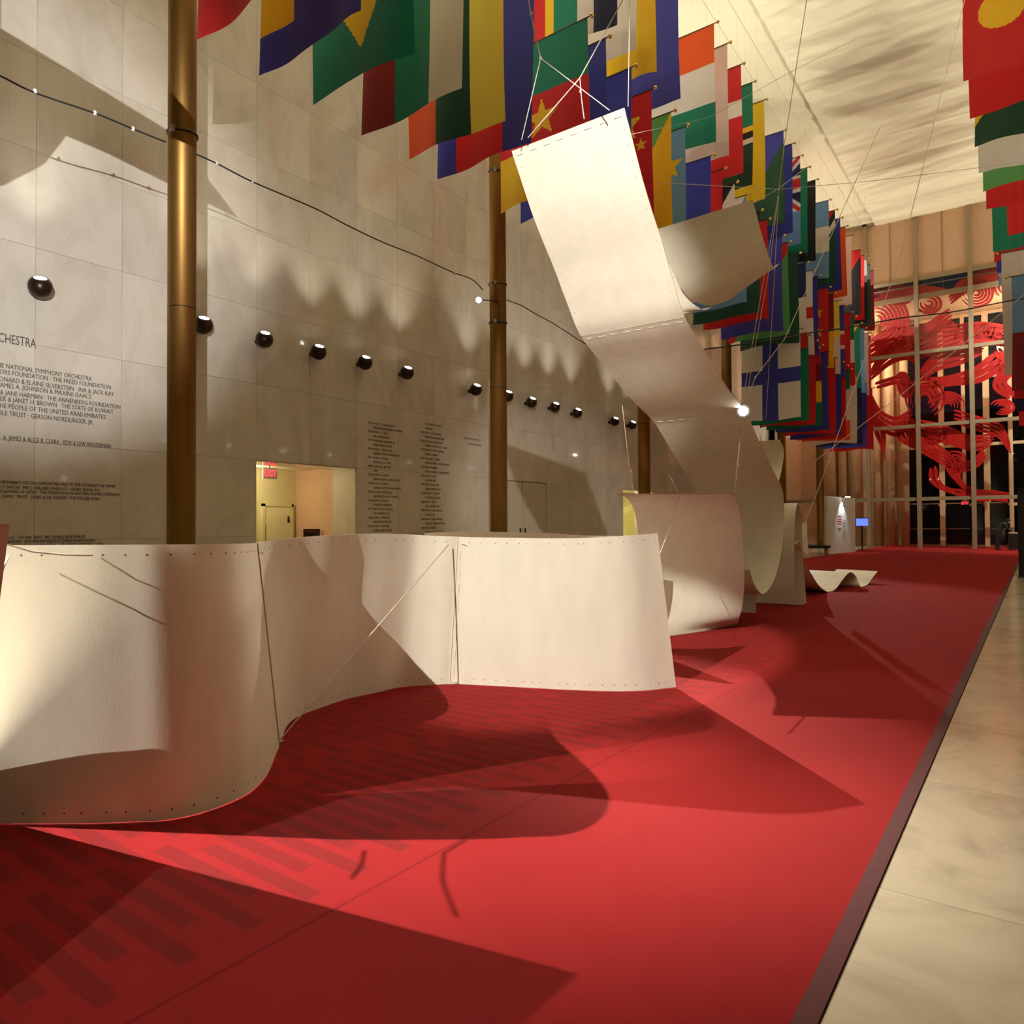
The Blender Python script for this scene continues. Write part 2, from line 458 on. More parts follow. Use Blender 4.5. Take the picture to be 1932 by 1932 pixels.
# left wall: backing with two openings, marble slabs in front
w = MB(); t = 0.9
ys = [YB, OPEN1[0], OPEN1[1], OPEN2[0], OPEN2[1], YF]
for a, b2, op in zip(ys[:-1], ys[1:], (0, 1, 0, 1, 0)):
    w.box(XL - t, XL - 0.03, a, b2, OH if op else 0, HT)
wl = struct(w.build('wall_left', M_JOINT))
slab = MB().box(-0.03, 0.0, -SW / 2 + .0025, SW / 2 - .0025, -SH / 2 + .0025, SH / 2 - .0025).mesh('marble_slab', M_WALL)
far = MB()
for kz in range(-3, 9):
    z0, z1 = ZK(kz), ZK(kz + 1)
    if z1 > HT + .2: continue
    for ky in range(-23, 29):
        y0, y1 = YK(ky), YK(ky + 1)
        if y1 > YF: continue
        if z1 <= OH + .01 and ((y0 > OPEN1[0] - .1 and y1 < OPEN1[1] + .1) or (y0 > OPEN2[0] - .1 and y1 < OPEN2[1] + .1)): continue
        if z1 <= OH + .01 and ky in (8, 9): continue
        if -2 <= ky < 22 and kz >= -2:
            o = bpy.data.objects.new('marble_slab', slab); COL.objects.link(o); o.parent = wl
            o.location = Vector((XL, (y0 + y1) / 2, (z0 + z1) / 2)) - world_loc(wl)
        else:
            far.box(XL - .03, XL, y0 + .0025, y1 - .0025, max(z0, 0) + .0025, min(z1, HT) - .0025)
o = far.build('marble_slab_field', M_WALL, wl); o['kind'] = 'stuff'
# jamb linings of the openings
for (a, b2) in (OPEN1, OPEN2):
    MB().box(XL - t, XL - .031, a, a + .02, 0, OH).box(XL - t, XL - .031, b2 - .02, b2, 0, OH).box(XL - t, XL - .031, a, b2, OH - .02, OH).build('jamb_lining', M_WALL, wl)

# right wall and end behind the camera
wr = struct(MB().box(XR, XR + .5, YB, YF, 0, HT).build('wall_right', M_WALL))
wb = struct(MB().box(XL - 1, XR + 1, YB - .5, YB, 0, HT).build('wall_back', M_WALL))

# ceiling: flat margins and a rippled fabric field between them
ceil = struct(MB().box(XL - 1, XR + 1, YB - .5, YF + .6, HT, HT + .3).build('ceiling', M_CEIL))
MB().box(XL, -7.45, YB, YF, HT - .1, HT - .002).build('ceiling_margin', M_CEIL, ceil)
MB().box(-0.72, XR, YB, YF, HT - .1, HT - .002).build('ceiling_margin', M_CEIL, ceil)
rnd = random.Random(3)
waves = [(rnd.uniform(2.6, 12), rnd.uniform(-.12, .12), rnd.uniform(0, 6.28), rnd.uniform(.4, 1)) for _ in range(22)]
P = []
NYC, NXC = 700, 20
for i in range(NYC + 1):
    y = 8 + (YF - 8) * i / NYC
    row = []
    for j in range(NXC + 1):
        x = -7.42 + 6.68 * j / NXC
        z = sum(a * math.sin(k * y + kx * x + ph + .35 * math.sin(.9 * x + ph)) / k for k, kx, ph, a in waves) * .075
        row.append((x, y, HT - .34 + z))
    P.append(row)
MB().grid(P).build('ceiling_fabric', M_CEIL, ceil, smooth=True)
for xx in (-7.44, -8.2, -8.9, -0.73):
    MB().box(xx - .03, xx + .03, YB, YF, HT - .13, HT - .1).build('ceiling_seam', M_CEIL, ceil)

# ------------------------------------------------------------------ passages behind the openings
PX = -16.3
b = MB()
b.box(PX - .2, PX, OPEN1[0] - 3, OPEN1[1] + .5, 0, 3.2)
pw = struct(b.build('wall_passage', M_CREAM))
struct(MB().box(PX, XL - t, OPEN1[1] + .12, OPEN1[1] + .3, 0, 3.2).build('wall_passage_side', M_PEACH))
struct(MB().box(PX, XL - t, OPEN1[0] - 3.3, OPEN1[0] - 3, 0, 3.2).build('wall_passage_end', M_PEACH))
struct(MB().box(PX - .2, XL - t, OPEN1[0] - 3.3, OPEN1[1] + .3, 2.95, 3.1).build('ceiling_passage', M_CEIL))
d = struct(MB().box(PX, PX + .05, 11.32, 12.14, 0, 1.98).build('door_1', M_DOORW))
MB().box(PX, PX + .07, 11.24, 11.32, 0, 2.05).box(PX, PX + .07, 12.14, 12.2, 0, 2.05).box(PX, PX + .07, 11.24, 12.2, 1.98, 2.05).build('door_frame', M_CREAM, d)
MB().box(PX + .05, PX + .07, 12.02, 12.07, 1.55, 1.72).build('door_latch', M_BLACK, d)
MB().box(PX + .05, PX + .065, 11.3, 11.34, 1.0, 1.5).build('door_hinge', M_BLACK, d)
point('passage_lamp', (-15.5, 10.3, 2.75), 55, (1, 0.85, 0.58), 0.15)
e = tag(empty('exit_sign', (-15.0, 10.3, 2.62)), 'small red lit EXIT sign in the marble passage doorway', 'exit sign')
pe = on_X(510, 893, -15.0)
e.location = pe
MB().box(pe.x - .03, pe.x, pe.y - .2, pe.y + .2, pe.z - .13, pe.z + .13).build('sign_box', M_SIGNW, e)
MB().box(pe.x - .05, pe.x - .03, pe.y - .02, pe.y + .02, pe.z + .13, 2.95).build('hanger', M_STEEL, e)

def text_mesh(s, m, ext=0.004):
    cu = bpy.data.curves.new('t', 'FONT'); cu.body = s; cu.resolution_u = 2
    cu.extrude = ext
    o = bpy.data.objects.new('t', cu); COL.objects.link(o)
    dg = bpy.context.evaluated_depsgraph_get()
    me = bpy.data.meshes.new_from_object(o.evaluated_get(dg))
    bpy.data.objects.remove(o); bpy.data.curves.remove(cu)
    me.materials.clear(); me.materials.append(m)
    return me
def put_text(s, m, pl, pr, cap, parent, name='inscription', normal=(1, 0, 0)):
    """text running from pl to pr (baseline ends, world), cap height in metres"""
    me = text_mesh(s, m)
    xs = [v.co.x for v in me.vertices]; ys = [v.co.y for v in me.vertices]
    x0, x1 = min(xs), max(xs)
    pl, pr = Vector(pl), Vector(pr)
    ax = (pr - pl); wdt = ax.length; ax.normalize()
    nz = Vector(normal); up = nz.cross(ax).normalized()
    sx = wdt / (x1 - x0); sy = cap / 0.69
    R = Matrix((ax * sx, up * sy, nz)).transposed().to_4x4()
    R.translation = pl - ax * (x0 * sx)
    me.transform(R)
    c = pl
    me.transform(Matrix.Translation(-c))
    o = bpy.data.objects.new(name, me); COL.objects.link(o)
    o.location = c - (world_loc(parent) if parent else Vector((0, 0, 0)))
    if parent: o.parent = parent
    return o
put_text('EXIT', M_EXIT, (pe.x + .006, pe.y - .17, pe.z - .08), (pe.x + .006, pe.y + .17, pe.z - .08), .16, e, 'lettering')
# small black notice stand inside the passage
ns = tag(empty('notice_stand', (-14.9, 12.0, 0)), 'black notice board on a post in the passage doorway', 'notice board')
q0, q1 = on_X(573, 998, -15.2), on_X(626, 998, -15.2)
q1.y = min(q1.y, OPEN1[1] + .05)
ns.location = ((q0.x), (q0.y + q1.y) / 2, 0)
MB().box(-15.22, -15.18, q0.y, q1.y, 1.05, q0.z).build('board', M_BLACK, ns)
MB().tube([(-15.2, ns.location.y, 0), (-15.2, ns.location.y, 1.06)], .025).build('post', M_BLACK, ns)
MB().lathe([(.16, 0), (.16, .02), (.03, .04)], 20, (-15.2, ns.location.y, 0)).build('base', M_BLACK, ns)
put_text('RESTROOMS', mat('red_print', srgb(200, 40, 40), 0.5), (-15.17, q0.y + .04, q0.z - .1), (-15.17, q0.y + .4, q0.z - .1), .05, ns, 'lettering')
# second passage: its yellow light is also put into the wall colour
struct(MB().box(-17.2, -17, OPEN2[0] - 2, OPEN2[1] + 2, 0, 3.2).build('wall_far_passage', mat('yellow_lit_wall', srgb(240, 226, 110), 0.6, noise=.03)))
struct(MB().box(-17.2, XL - t, OPEN2[0] - 2.2, OPEN2[1] + 2, 2.95, 3.1).build('ceiling_far_passage', M_CEIL))
struct(MB().box(-17.2, XL - t, OPEN2[1] + 2, OPEN2[1] + 2.2, 0, 3.2).build('wall_far_passage_side', M_CREAM))
point('far_passage_lamp', (-15.6, OPEN2[0] + 1.2, 2.6), 160, (1, 0.92, 0.5), 0.2)

# double service door flush with the marble
d2 = struct(empty('door_2', (XL, YK(9), 0)))
for k in (8, 9):
    o = MB().box(XL - .03, XL - .006, YK(k) + .02, YK(k + 1) - .02, 0.01, OH - .03).build('door_leaf', mat('grey_door', srgb(186, 176, 158), .35, noise=.04), d2)
    MB().box(XL - .006, XL + .03, YK(9) + (.12 if k == 9 else -.16), YK(9) + (.16 if k == 9 else -.12), 1.0, 1.35).build('door_pull', M_BLACK, o)

# ------------------------------------------------------------------ inscriptions on the marble
def wall_line(s, xl, xr, yr, cap):
    pr = on_X(xr, yr, XL + .002)
    # left end at the pixel column xl, same height
    pl = on_X(xl, yr, XL + .002); pl = Vector((pl.x, pl.y, pr.z))
    put_text(s, M_INK, pl, pr, cap, wl)
wall_line('ORCHESTRA', -28, 68, 657, .155)
for s, xl, xr, yr in [
    ('THE NATIONAL SYMPHONY ORCHESTRA', -12, 173, 719), ('ORS FOUNDATION \u00b7 THE FREED FOUNDATION', -1, 209, 735),
    ('ONARD & ELAINE SILVERSTEIN \u00b7 INA & JACK KAY', -2, 215, 748), ('JAMES A. JOHNSON & MAXINE ISAACS', -4, 172, 752.5),
    ('& JANE HARMAN \u00b7 THE ANNENBERG FOUNDATION', 0, 227, 772), ('TER & JANET H. BROWN \u00b7 THE STATE OF KUWAIT', -7, 214, 781),
    ('THE PEOPLE OF THE UNITED ARAB EMIRATES', -8, 199, 791), ('BLE TRUST \u00b7 GERSON NORDLINGER, JR.', -2, 176, 801),
    ('\u00b7 A. JAMES & ALICE B. CLARK \u00b7 EDIE & LEW WASSERMAN', 1, 209, 846)]:
    wall_line(s, xl, xr, yr, .078)
for s, xl, xr, yr in [
    ('HIS MAJESTY SULTAN QABOOS BIN SAID OF THE SULTANATE OF OMAN', 1, 217, 920), ('A. S. SAGON \u00b7 MRS. J. WILLARD MARRIOTT \u00b7 ALLIED-SIGNAL INC.', -4, 190, 927.5),
    ('OCIATIONS OF JAPAN \u00b7 THE FEDERATION OF ELECTRIC POWER COMPANIES', -3, 226, 936), ('FAMILY TRUST \u00b7 JULIET & LEE FOLGER / THE FOLGER FUND', 4, 188, 943.5),
    ('& CO. \u00b7 THE APRIL TRUST \u00b7 MRS. CHARLES EMORY PHILLIPS', 13, 161, 1015), ('HAM FUND \u00b7 ALEX PAUL KOTARIDES & STEPHEN GEORGE YEONAS', 10, 179, 1022),
    ('EUGENE MEYER FOUNDATION \u00b7 MR. & MRS. SANFORD SLAVIN', 14, 194, 1029)]:
    wall_line(s, xl, xr, yr, .052)
colA = '1977 DONALD S. McNAUGHTON|PRUDENTIAL INSURANCE COMPANY|1978 FRANK T. CARY|IBM CORPORATION|1979 RAWLEIGH WARNER, JR.|MOBIL CORPORATION|1980 JAMES L. FERGUSON|GENERAL FOODS CORPORATION|1981 JOHN J. HORAN|MERCK & CO., INC.|1982 CHARLES L. BROWN|AT&T|1983 JAMES H. EVANS|UNION PACIFIC CORPORATION|1984 ROGER B. SMITH|GENERAL MOTORS CORPORATION|1985 JOHN F. WELCH, JR.|GENERAL ELECTRIC COMPANY|1986 JAMES E. BURKE|JOHNSON & JOHNSON|1987 THEODORE F. BROPHY|GTE CORPORATION|1988 JOHN J. CREEDON|METROPOLITAN LIFE|1989 SCOTT T. ADAMS|MOBIL CORPORATION'.split('|')
colB = 'THE CORPORATE FUND|CHAIRMEN|1990 JOHN L. CLENDENIN|BELLSOUTH CORPORATION|1991 WILLIAM A. SCHREYER|MERRILL LYNCH & CO., INC.|1992 EDGAR S. WOOLARD, JR.|DUPONT COMPANY|1994 MICHAEL A. MILES|PHILIP MORRIS COMPANIES INC.|1995 WILLIAM MURRAY|PHILIP MORRIS COMPANIES INC.|1996 JOHN R. HALL|ASHLAND INC.|1998 PAUL A. ALLAIRE|XEROX CORPORATION|2000 RALPH S. LARSEN|JOHNSON & JOHNSON|2002 JOHN W. SNOW|CSX CORPORATION|2004 HENRY A. McKINNELL|PFIZER INC|2006 IVAN G. SEIDENBERG|VERIZON COMMUNICATIONS|2008 MUHTAR KENT|THE COCA-COLA COMPANY'.split('|')
def column(lines, px, ytop, ybot, chw, cap):
    p0 = on_X(px, ytop, XL + .002); p1 = on_X(px, ybot, XL + .002)
    for i, s in enumerate(lines):
        z = p0.z + (p1.z - p0.z) * i / (len(lines) - 1)
        ind = 0 if s[0].isdigit() else .17
        y = p0.y + ind
        put_text(s, M_INK2, (XL + .002, y, z), (XL + .002, y + chw * len(s), z), cap, wl)
column(colA, 695, 799, 1003, .0375, .055)
column(colB, 794, 800, 1006, .0375, .055)
column(['2010 JAMES W. OWENS', 'XEROX CORPORATION'], 876, 828, 838, .0375, .055)

# ------------------------------------------------------------------ bronze columns
COLX = -10.34
def bronze_column(x, y, label):
    t_ = tag(empty('bronze_column', (x, y, 0)), label, 'column', 'tall bronze columns')
    MB().lathe([(.2, 0.03), (.2, HT - .17)], 40, (x, y, 0)).build('shaft', M_BRONZE, t_, smooth=True)
    MB().lathe([(.27, 0), (.27, .02), (.21, .05), (.21, .06)], 40, (x, y, 0)).build('base_ring', M_DKBRONZE, t_, smooth=False)
    MB().lathe([(.202, 4.72), (.202, 4.735)], 40, (x, y, 0)).build('joint_band', M_DKBRONZE, t_)
    return t_
names = ['nearest, at the left of the frame', 'second from the left, carrying a lit stage lamp', 'third from the left, behind the plywood ribbon',
         'fourth from the left, beside the white and blue cross flag', 'fifth from the left, beyond the plywood arch', 'sixth from the left, beside the white info panel']
columns = []
for k in range(6):
    columns.append(bronze_column(COLX, 5.76 + 7.87 * k, 'tall gilded bronze column ' + names[k]))

# ------------------------------------------------------------------ wall ball lamps (up-lights)
def ball_lamp(y, z, side=1, label='', group='ball uplights on the marble wall'):
    xw = XL if side > 0 else XR
    t_ = tag(empty('ball_uplight', (xw, y, z)), label, 'wall lamp', group)
    c = Vector((xw + side * .27, y, z))
    ax = Vector((side * .62, -.25, 1)).normalized()
    R = .185
    prof = []
    for i in range(1, 15):
        a = math.pi * i / 15
        zz = -math.cos(a) * R
        if zz > R * .80: break
        prof.append((math.sin(a) * R, zz))
    prof.append((R * .6, R * .8)); prof.append((R * .54, R * .8)); prof.append((R * .5, R * .74))
    MB().lathe(prof, 28, c, ax).build('ball_shell', M_DKBRONZE, t_, smooth=True)
    MB().lathe([(R * .5, R * .74), (R * .52, R * .78)], 24, c, ax).build('lens', M_LENS, t_)
    MB().tube([(xw, y, z - .02), (xw + side * .14, y, z - .01)], .06, 14).build('mount', M_DKBRONZE, t_)
    s = spot('ball_uplight_beam', c + ax * (R * .9), c + Vector((side * 4.7, 0, 10)), 1350, 92, 1.0, (1, 0.96, 0.83), 0.06)
    return t_
px_l = [(76, 541), (384, 613), (499, 640), (601, 664), (689, 684), (768, 703), (898, 735), (958, 747), (1003, 759), (1047, 768), (1089, 779), (1160, 795), (1193, 802)]
ordn = ['first', 'second', 'third', 'fourth', 'fifth', 'sixth', 'seventh', 'eighth', 'ninth', 'tenth', 'eleventh', 'twelfth', 'thirteenth', 'fourteenth', 'fifteenth', 'sixteenth']
lamp_y = []
for i, (x, y) in enumerate(px_l):
    p = on_X(x, y, XL + .27)
    lamp_y.append(p.y)
    ball_lamp(p.y, p.z, 1, 'dark bronze ball uplight, %s from the left on the marble wall' % ordn[i])
zmean = 5.4
for i, yy in enumerate([-4.0, -1.0, 2.0]):
    pass
for i, x in enumerate([1513, 1521, 1529, 1537]):
    p = Vector((XL, 41.3 + 1.43 * i, 5.35))
    ball_lamp(p.y, 5.0, 1, 'far bronze ball uplight, %s of the four beyond the plywood arch' % ordn[i], 'ball uplights at the far end of the wall')
    lamp_y.append(p.y)
for i in range(16):
    ball_lamp(-5 + 3.2 * i, 5.4, -1, 'ball uplight on the right wall, %s from the near end' % ordn[i], 'ball uplights on the right wall')

# ------------------------------------------------------------------ plywood ribbons
TH = 0.011
def ruled(pairs, n=7, m=10, bow=0.0):
    """pairs of 3-D points -> smooth grid"""
    A = smooth_path([p[0] for p in pairs], n); B = smooth_path([p[1] for p in pairs], n)
    G = []
    for a, c in zip(A, B):
        G.append([a.lerp(c, j / m) for j in range(m + 1)])
    for r in G:
        for p in r: p.z = max(p.z, .007)
    return G
def panel(G, parent, name='plywood_panel', th=TH):
    return MB().grid(G, th).build(name, M_PLY, parent, smooth=True, rim=M_PLYEDGE)
def gnorm(G, i, j):
    i0, i1 = max(i - 1, 0), min(i + 1, len(G) - 1); j0, j1 = max(j - 1, 0), min(j + 1, len(G[0]) - 1)
    return (G[i1][j] - G[i0][j]).cross(G[i][j1] - G[i][j0]).normalized()
def holes(G, parent, along, off=.05, every=.105, rad=.0045, side='cam'):
    """row of drilled holes along an edge; along: 0 first column, -1 last column"""
    b = MB(); acc = 0
    m = len(G[0]) - 1
    for i in range(1, len(G)):
        p0 = G[i - 1][along % (m + 1)]; p1 = G[i][along % (m + 1)]
        acc += (p1 - p0).length
        if acc < every: continue
        acc -= every
        q = G[i][1 if along == 0 else m - 1]
        p = p1 + (q - p1).normalized() * off
        nn = gnorm(G, i, 0 if along == 0 else m)
        for sg in (1, -1):
            b.lathe([(rad, 0), (rad, .0015)], 8, p + nn * sg * (TH / 2), nn * sg)
    if b.v:
        o = b.build('drilled_holes', M_HOLE, parent); o['kind'] = 'stuff'
def stitches(pts, nrm, parent, length=.085, gap=.085, r=.0035, m=None):
    """dashes of lacing cord along a seam"""
    pts = [Vector(p) for p in pts]
    b = [0]
    for i in range(1, len(pts)): b.append(b[-1] + (pts[i] - pts[i - 1]).length)
    def at(s_):
        s_ = max(0, min(s_, b[-1]))
        for i in range(1, len(pts)):
            if s_ <= b[i]:
                return pts[i - 1].lerp(pts[i], (s_ - b[i - 1]) / max(b[i] - b[i - 1], 1e-9))
        return pts[-1]
    s_ = gap * .6
    while s_ + length < b[-1]:
        a, c = at(s_), at(s_ + length)
        off = Vector(nrm) * (TH / 2 + .003)
        MB().tube([a + off - Vector(nrm) * .004, a + off + (c - a) * .06, a + off + (c - a) * .94, c + off - Vector(nrm) * .004], r, 6).build('lacing_stitch', m or M_ROPE, parent)
        s_ += length + gap

# --- low winding wall in the foreground
prs = [(-45, 1553.5, -50, 1030), (0, 1554.5, -4, 1029), (155, 1554, 150, 1028), (248, 1551, 237, 1028), (311, 1548, 296, 1027.5), (373, 1536, 352, 1027),
       (435, 1514, 406, 1026.5), (475, 1492, 440, 1026), (503, 1461, 464, 1025.5), (519, 1424, 478, 1025), (525, 1410, 483, 1024.5),
       (531, 1392, 496, 1022), (538, 1374, 518, 1019), (549, 1361, 545, 1016), (567, 1350, 577, 1013), (601, 1337, 625, 1010), (655, 1319, 680, 1007.5),
       (709, 1307, 730, 1007), (754, 1297, 775, 1008.5), (790, 1293.5, 808, 1010.5), (830, 1292, 846, 1012), (848, 1291, 864, 1012.5), (871, 1291.5, 886, 1013.5),
       (960, 1296, 968, 1015), (1100, 1303, 1090, 1015.5), (1200, 1304, 1175, 1011), (1275, 1297, 1240, 1006)]
P3 = []
for xb, yb, xt, yt in prs:
    v = v_floor(xb, yb)
    bt = on_floor(xb, yb, .003); tp = at_v(xt, yt, v)
    P3.append((bt, tp))
wall1 = tag(empty('plywood_ribbon_wall', on_floor(700, 1310)), 'low winding bent plywood wall laced from pale panels across the front carpet', 'sculpture')
cuts = [(0, 10), (10, 21), (21, 26)]
for a, c in cuts:
    G = ruled(P3[a:c + 1], 9, 14)
    pn = panel(G, wall1)
    holes(G, pn, 0); holes(G, pn, -1)
for ci, off in ((10, -1), (21, 1)):
    bt, tp = P3[ci]
    tang = (P3[ci + 1][0] - P3[ci - 1][0]).normalized()
    nrm = (tp - bt).cross(tang).normalized()
    if nrm.dot(CAM - bt) < 0: nrm = -nrm
    o_ = tang * (.03 if ci == 10 else .035)
    stitches([bt + o_ + (tp - bt) * (.03 + .9 * k / 10) for k in range(11)], nrm, wall1, .075, .075, .004)
    # overlapping batten edge at the seam
    MB().obox((bt + tp) / 2 + nrm * .009, tang * .0025, nrm * .004, (tp - bt) / 2).build('seam_edge', M_PLYEDGE if ci == 10 else M_PLY, wall1)
    for fr in (.02, .95):
        pp = bt + (tp - bt) * fr + o_
        MB().tube([pp + nrm * .008, pp + nrm * .03 + tang * .02, pp + nrm * .025 + tang * .05 - Vector((0, 0, .015))], .004, 6).build('cord_tail', M_ROPE, wall1)
# returning strip behind the winding wall
bk = []
for xb, yt, v in [(800, 1006, 8.4), (830, 1004, 8.9), (900, 1003, 9.2), (980, 1004.5, 9.2), (1060, 1008, 9.0), (1130, 1011, 8.8), (1200, 1012, 8.5)]:
    tp = at_v(xb, yt, v); bk.append((Vector((tp.x, tp.y, .003)), tp))
wall2 = tag(empty('plywood_back_strip', (bk[3][0].x, bk[3][0].y, 0)), 'pale plywood strip curving behind the low winding wall', 'sculpture')
G = ruled(bk, 8, 12); pn = panel(G, wall2); holes(G, pn, -1)

# --- leaning plywood sheet at the far left, mostly outside the frame
A_ = on_floor(1170, 1845)                       # where its corner throws its shadow
rb = (LB - A_)
best = min(((A_ + rb * (k / 1000) - (CAM + ray(12, 994) * ((A_ + rb * (k / 1000)) - CAM).dot(Fw))).length, k) for k in range(100, 400))
corner = A_ + rb * (best[1] / 1000)
vcor = (corner - CAM).dot(Fw)
corner = at_v(12, 994, vcor).lerp(corner, .25)
B_ = on_floor(315, 1632)
E_ = B_ + (LB - B_) * .112
foot = corner + (E_ - corner) * ((corner.z - .003) / (corner.z - E_.z))
sheet = tag(empty('leaning_plywood_sheet', foot), 'curled plywood sheet leaning in from the left edge of the picture', 'sculpture')
G = []
for i in range(13):
    e0 = foot.lerp(corner, i / 12)
    G.append([e0 + Vector((-.05, -1.0, 0)) * (1.37 * j / 10) for j in range(11)])
panel(G, sheet)

# --- the tall hanging ribbon: constant width along X, profile traced on its right edge
def prism(name, label, xr, width, prof, cutat=(), nsub=7, cat='sculpture', skew=0.0, m=12):
    """prof: list of (y, z) or (y, z, dx)"""
    root = tag(empty(name, (xr - width / 2, prof[0][0], 0)), label, cat)
    prs_ = []
    for q in prof:
        dx = q[2] if len(q) > 2 else 0
        r_ = Vector((xr + dx, q[0], q[1])); l_ = Vector((xr + dx - width, q[0] + skew * width, q[1]))
        prs_.append((l_, r_))
    ks = [0] + list(cutat) + [len(prof) - 1]
    grids = []
    for a, c in zip(ks[:-1], ks[1:]):
        # spline over the whole profile so that panels meet smoothly
        A = smooth_path([p[0] for p in prs_], nsub)[a * nsub:c * nsub + 1]
        B = smooth_path([p[1] for p in prs_], nsub)[a * nsub:c * nsub + 1]
        G_ = [[p.lerp(q, j / m) for j in range(m + 1)] for p, q in zip(A, B)]
        pn_ = panel(G_, root); grids.append(G_)
        holes(G_, pn_, 0, every=.16); holes(G_, pn_, -1, every=.16)
    return root, grids
XR1 = -3.21
def prof_px(pts, X):
    out = []
    for x, y in pts:
        p = on_X(x, y, X); out.append((p.y, p.z))
    return out
p1 = prof_px([(1178, 203), (1195, 270), (1213, 340), (1231, 400), (1250, 460), (1270, 530), (1292, 598), (1330, 662), (1370, 728), (1405, 775), (1420, 805), (1440, 850), (1460, 890), (1475, 921),
              (1479, 950), (1479, 1000), (1471, 1060), (1458, 1100), (1440, 1121), (1424, 1105), (1414, 1075)], XR1)
rib1, gr = prism('hanging_plywood_ribbon', 'tall bent plywood ribbon sweeping down from ropes among the flags', XR1, 1.37, p1, (6, 9, 13))
for gi in (0, 1, 2, 3):
    G = gr[gi]
    for row, sg in ((G[0], 1),):
        nn = gnorm(G, 0, 5)
        if nn.dot(CAM - row[5]) < 0: nn = -nn
        d_ = (G[2][5] - G[0][5]).normalized() * .06
        if gi == 3: continue
        stitches([p + d_ for p in row], nn, rib1, .085, .085, .004)
        if gi: MB().obox((row[0] + row[-1]) / 2 + nn * .006, (row[-1] - row[0]) / 2, nn * .0015, (G[1][5] - G[0][5]).normalized() * .0018).build('seam_edge', M_PLYEDGE, rib1)

# --- C-shaped shell in the middle
def px_ruled(name, label, rows, cat='sculpture', n=7):
    prs_ = []
    for (xl, yl, vl), (xr_, yr_, vr_) in rows:
        f = lambda x, y, v: on_floor(x, y, .003) if v == 0 else at_v(x, y, v)
        prs_.append((f(xl, yl, vl), f(xr_, yr_, vr_)))
    c = (prs_[-1][0] + prs_[-1][1]) / 2
    root = tag(empty(name, (c.x, c.y, min(p.z for q in prs_ for p in q))), label, cat)
    G_ = ruled(prs_, n, 14)
    pn_ = panel(G_, root)
    holes(G_, pn_, 0, every=.16); holes(G_, pn_, -1, every=.16)
    return root, G_
shell, Gs = px_ruled('plywood_shell', 'C-shaped bent plywood shell standing behind the winding wall', [
    ((1162, 932, 8.5), (1376, 931, 8.3)), ((1180, 937, 8.9), (1386, 936, 8.6)), ((1195, 958, 9.4), (1394, 958, 9.1)), ((1203, 1000, 9.7), (1400, 1010, 9.4)),
    ((1206, 1060, 9.75), (1404, 1075, 9.5)), ((1212, 1130, 9.6), (1402, 1130, 9.65)), ((1222, 1180, 9.3), (1394, 1166, 9.8)), ((1236, 1199, 9.1), (1385, 1181, 0)), ((1250, 1203, 0), (1330, 1191, 0))])
# white edge of a second sheet tucked behind the shell
px_ruled('plywood_prop', 'narrow white plywood prop behind the right side of the C-shaped shell', [
    ((1360, 1150, 10.3), (1397, 1145, 10.2)), ((1360, 1170, 10.35), (1392, 1165, 10.3)), ((1360, 1184, 0), (1386, 1182, 0))])

# --- tall curl rising behind the ribbon
pc = []
for x, y in [(1426, 1157), (1428, 1100), (1440, 1030), (1458, 950), (1474, 890), (1479, 850), (1471, 830)]:
    q = on_X(x, y, -3.66); pc.append((q.y, max(q.z, .003)))
prism('plywood_curl', 'brown shaded plywood curl rising behind the hanging ribbon', -3.66, 1.37, pc)
# --- arch
prism('plywood_arch', 'narrow plywood arch standing right of the hanging ribbon', -3.36, 1.2,
      [(13.35, .003), (13.36, .5), (13.34, 1.1), (13.27, 1.55), (13.1, 1.8), (12.9, 1.66), (12.8, 1.2), (12.79, .75), (12.8, .3)])
px_ruled('plywood_tongue', 'small plywood tongue hooked by ropes at the right side of the arch', [
    ((1484, 1030, 12.4), (1503, 1026, 12.35)), ((1492, 1026, 12.6), (1508, 1022, 12.5)), ((1497, 1034, 12.8), (1512, 1035, 12.75)), ((1500, 1070, 12.9), (1516, 1066, 12.85)), ((1503, 1110, 13.0), (1519, 1105, 12.95)), ((1505, 1140, 0), (1521, 1139, 0))])
px_ruled('plywood_offcut', 'short upright plywood offcut tied by a rope beside the arch', [
    ((1512, 988, 13.3), (1522, 986, 13.3)), ((1513, 1010, 13.3), (1523, 1012, 13.3)), ((1514, 1040, 13.35), (1526, 1047, 13.35))])
# --- low wave bench
bw = [(1522, 1067, 13.55), (1533, 1087, 13.9), (1547, 1107, 14.4), (1563, 1117, 0), (1577, 1111, 15.3), (1590, 1094, 15.7), (1604, 1080, 16.1), (1615, 1088, 16.4), (1625, 1108, 0), (1637, 1103, 16.75), (1648, 1088, 17.1), (1656, 1078, 17.5)]
rr = []
for x, y, v in bw:
    p = on_floor(x, y, .003) if v == 0 else at_v(x, y, v)
    rr.append((p + Vector((-1.0, .35, 0)), p))
bench = tag(empty('plywood_wave', (rr[5][1].x, rr[5][1].y, 0)), 'low wavy plywood sheet lying on the carpet far right of the sculptures', 'sculpture')
panel(ruled(rr, 8, 8), bench)
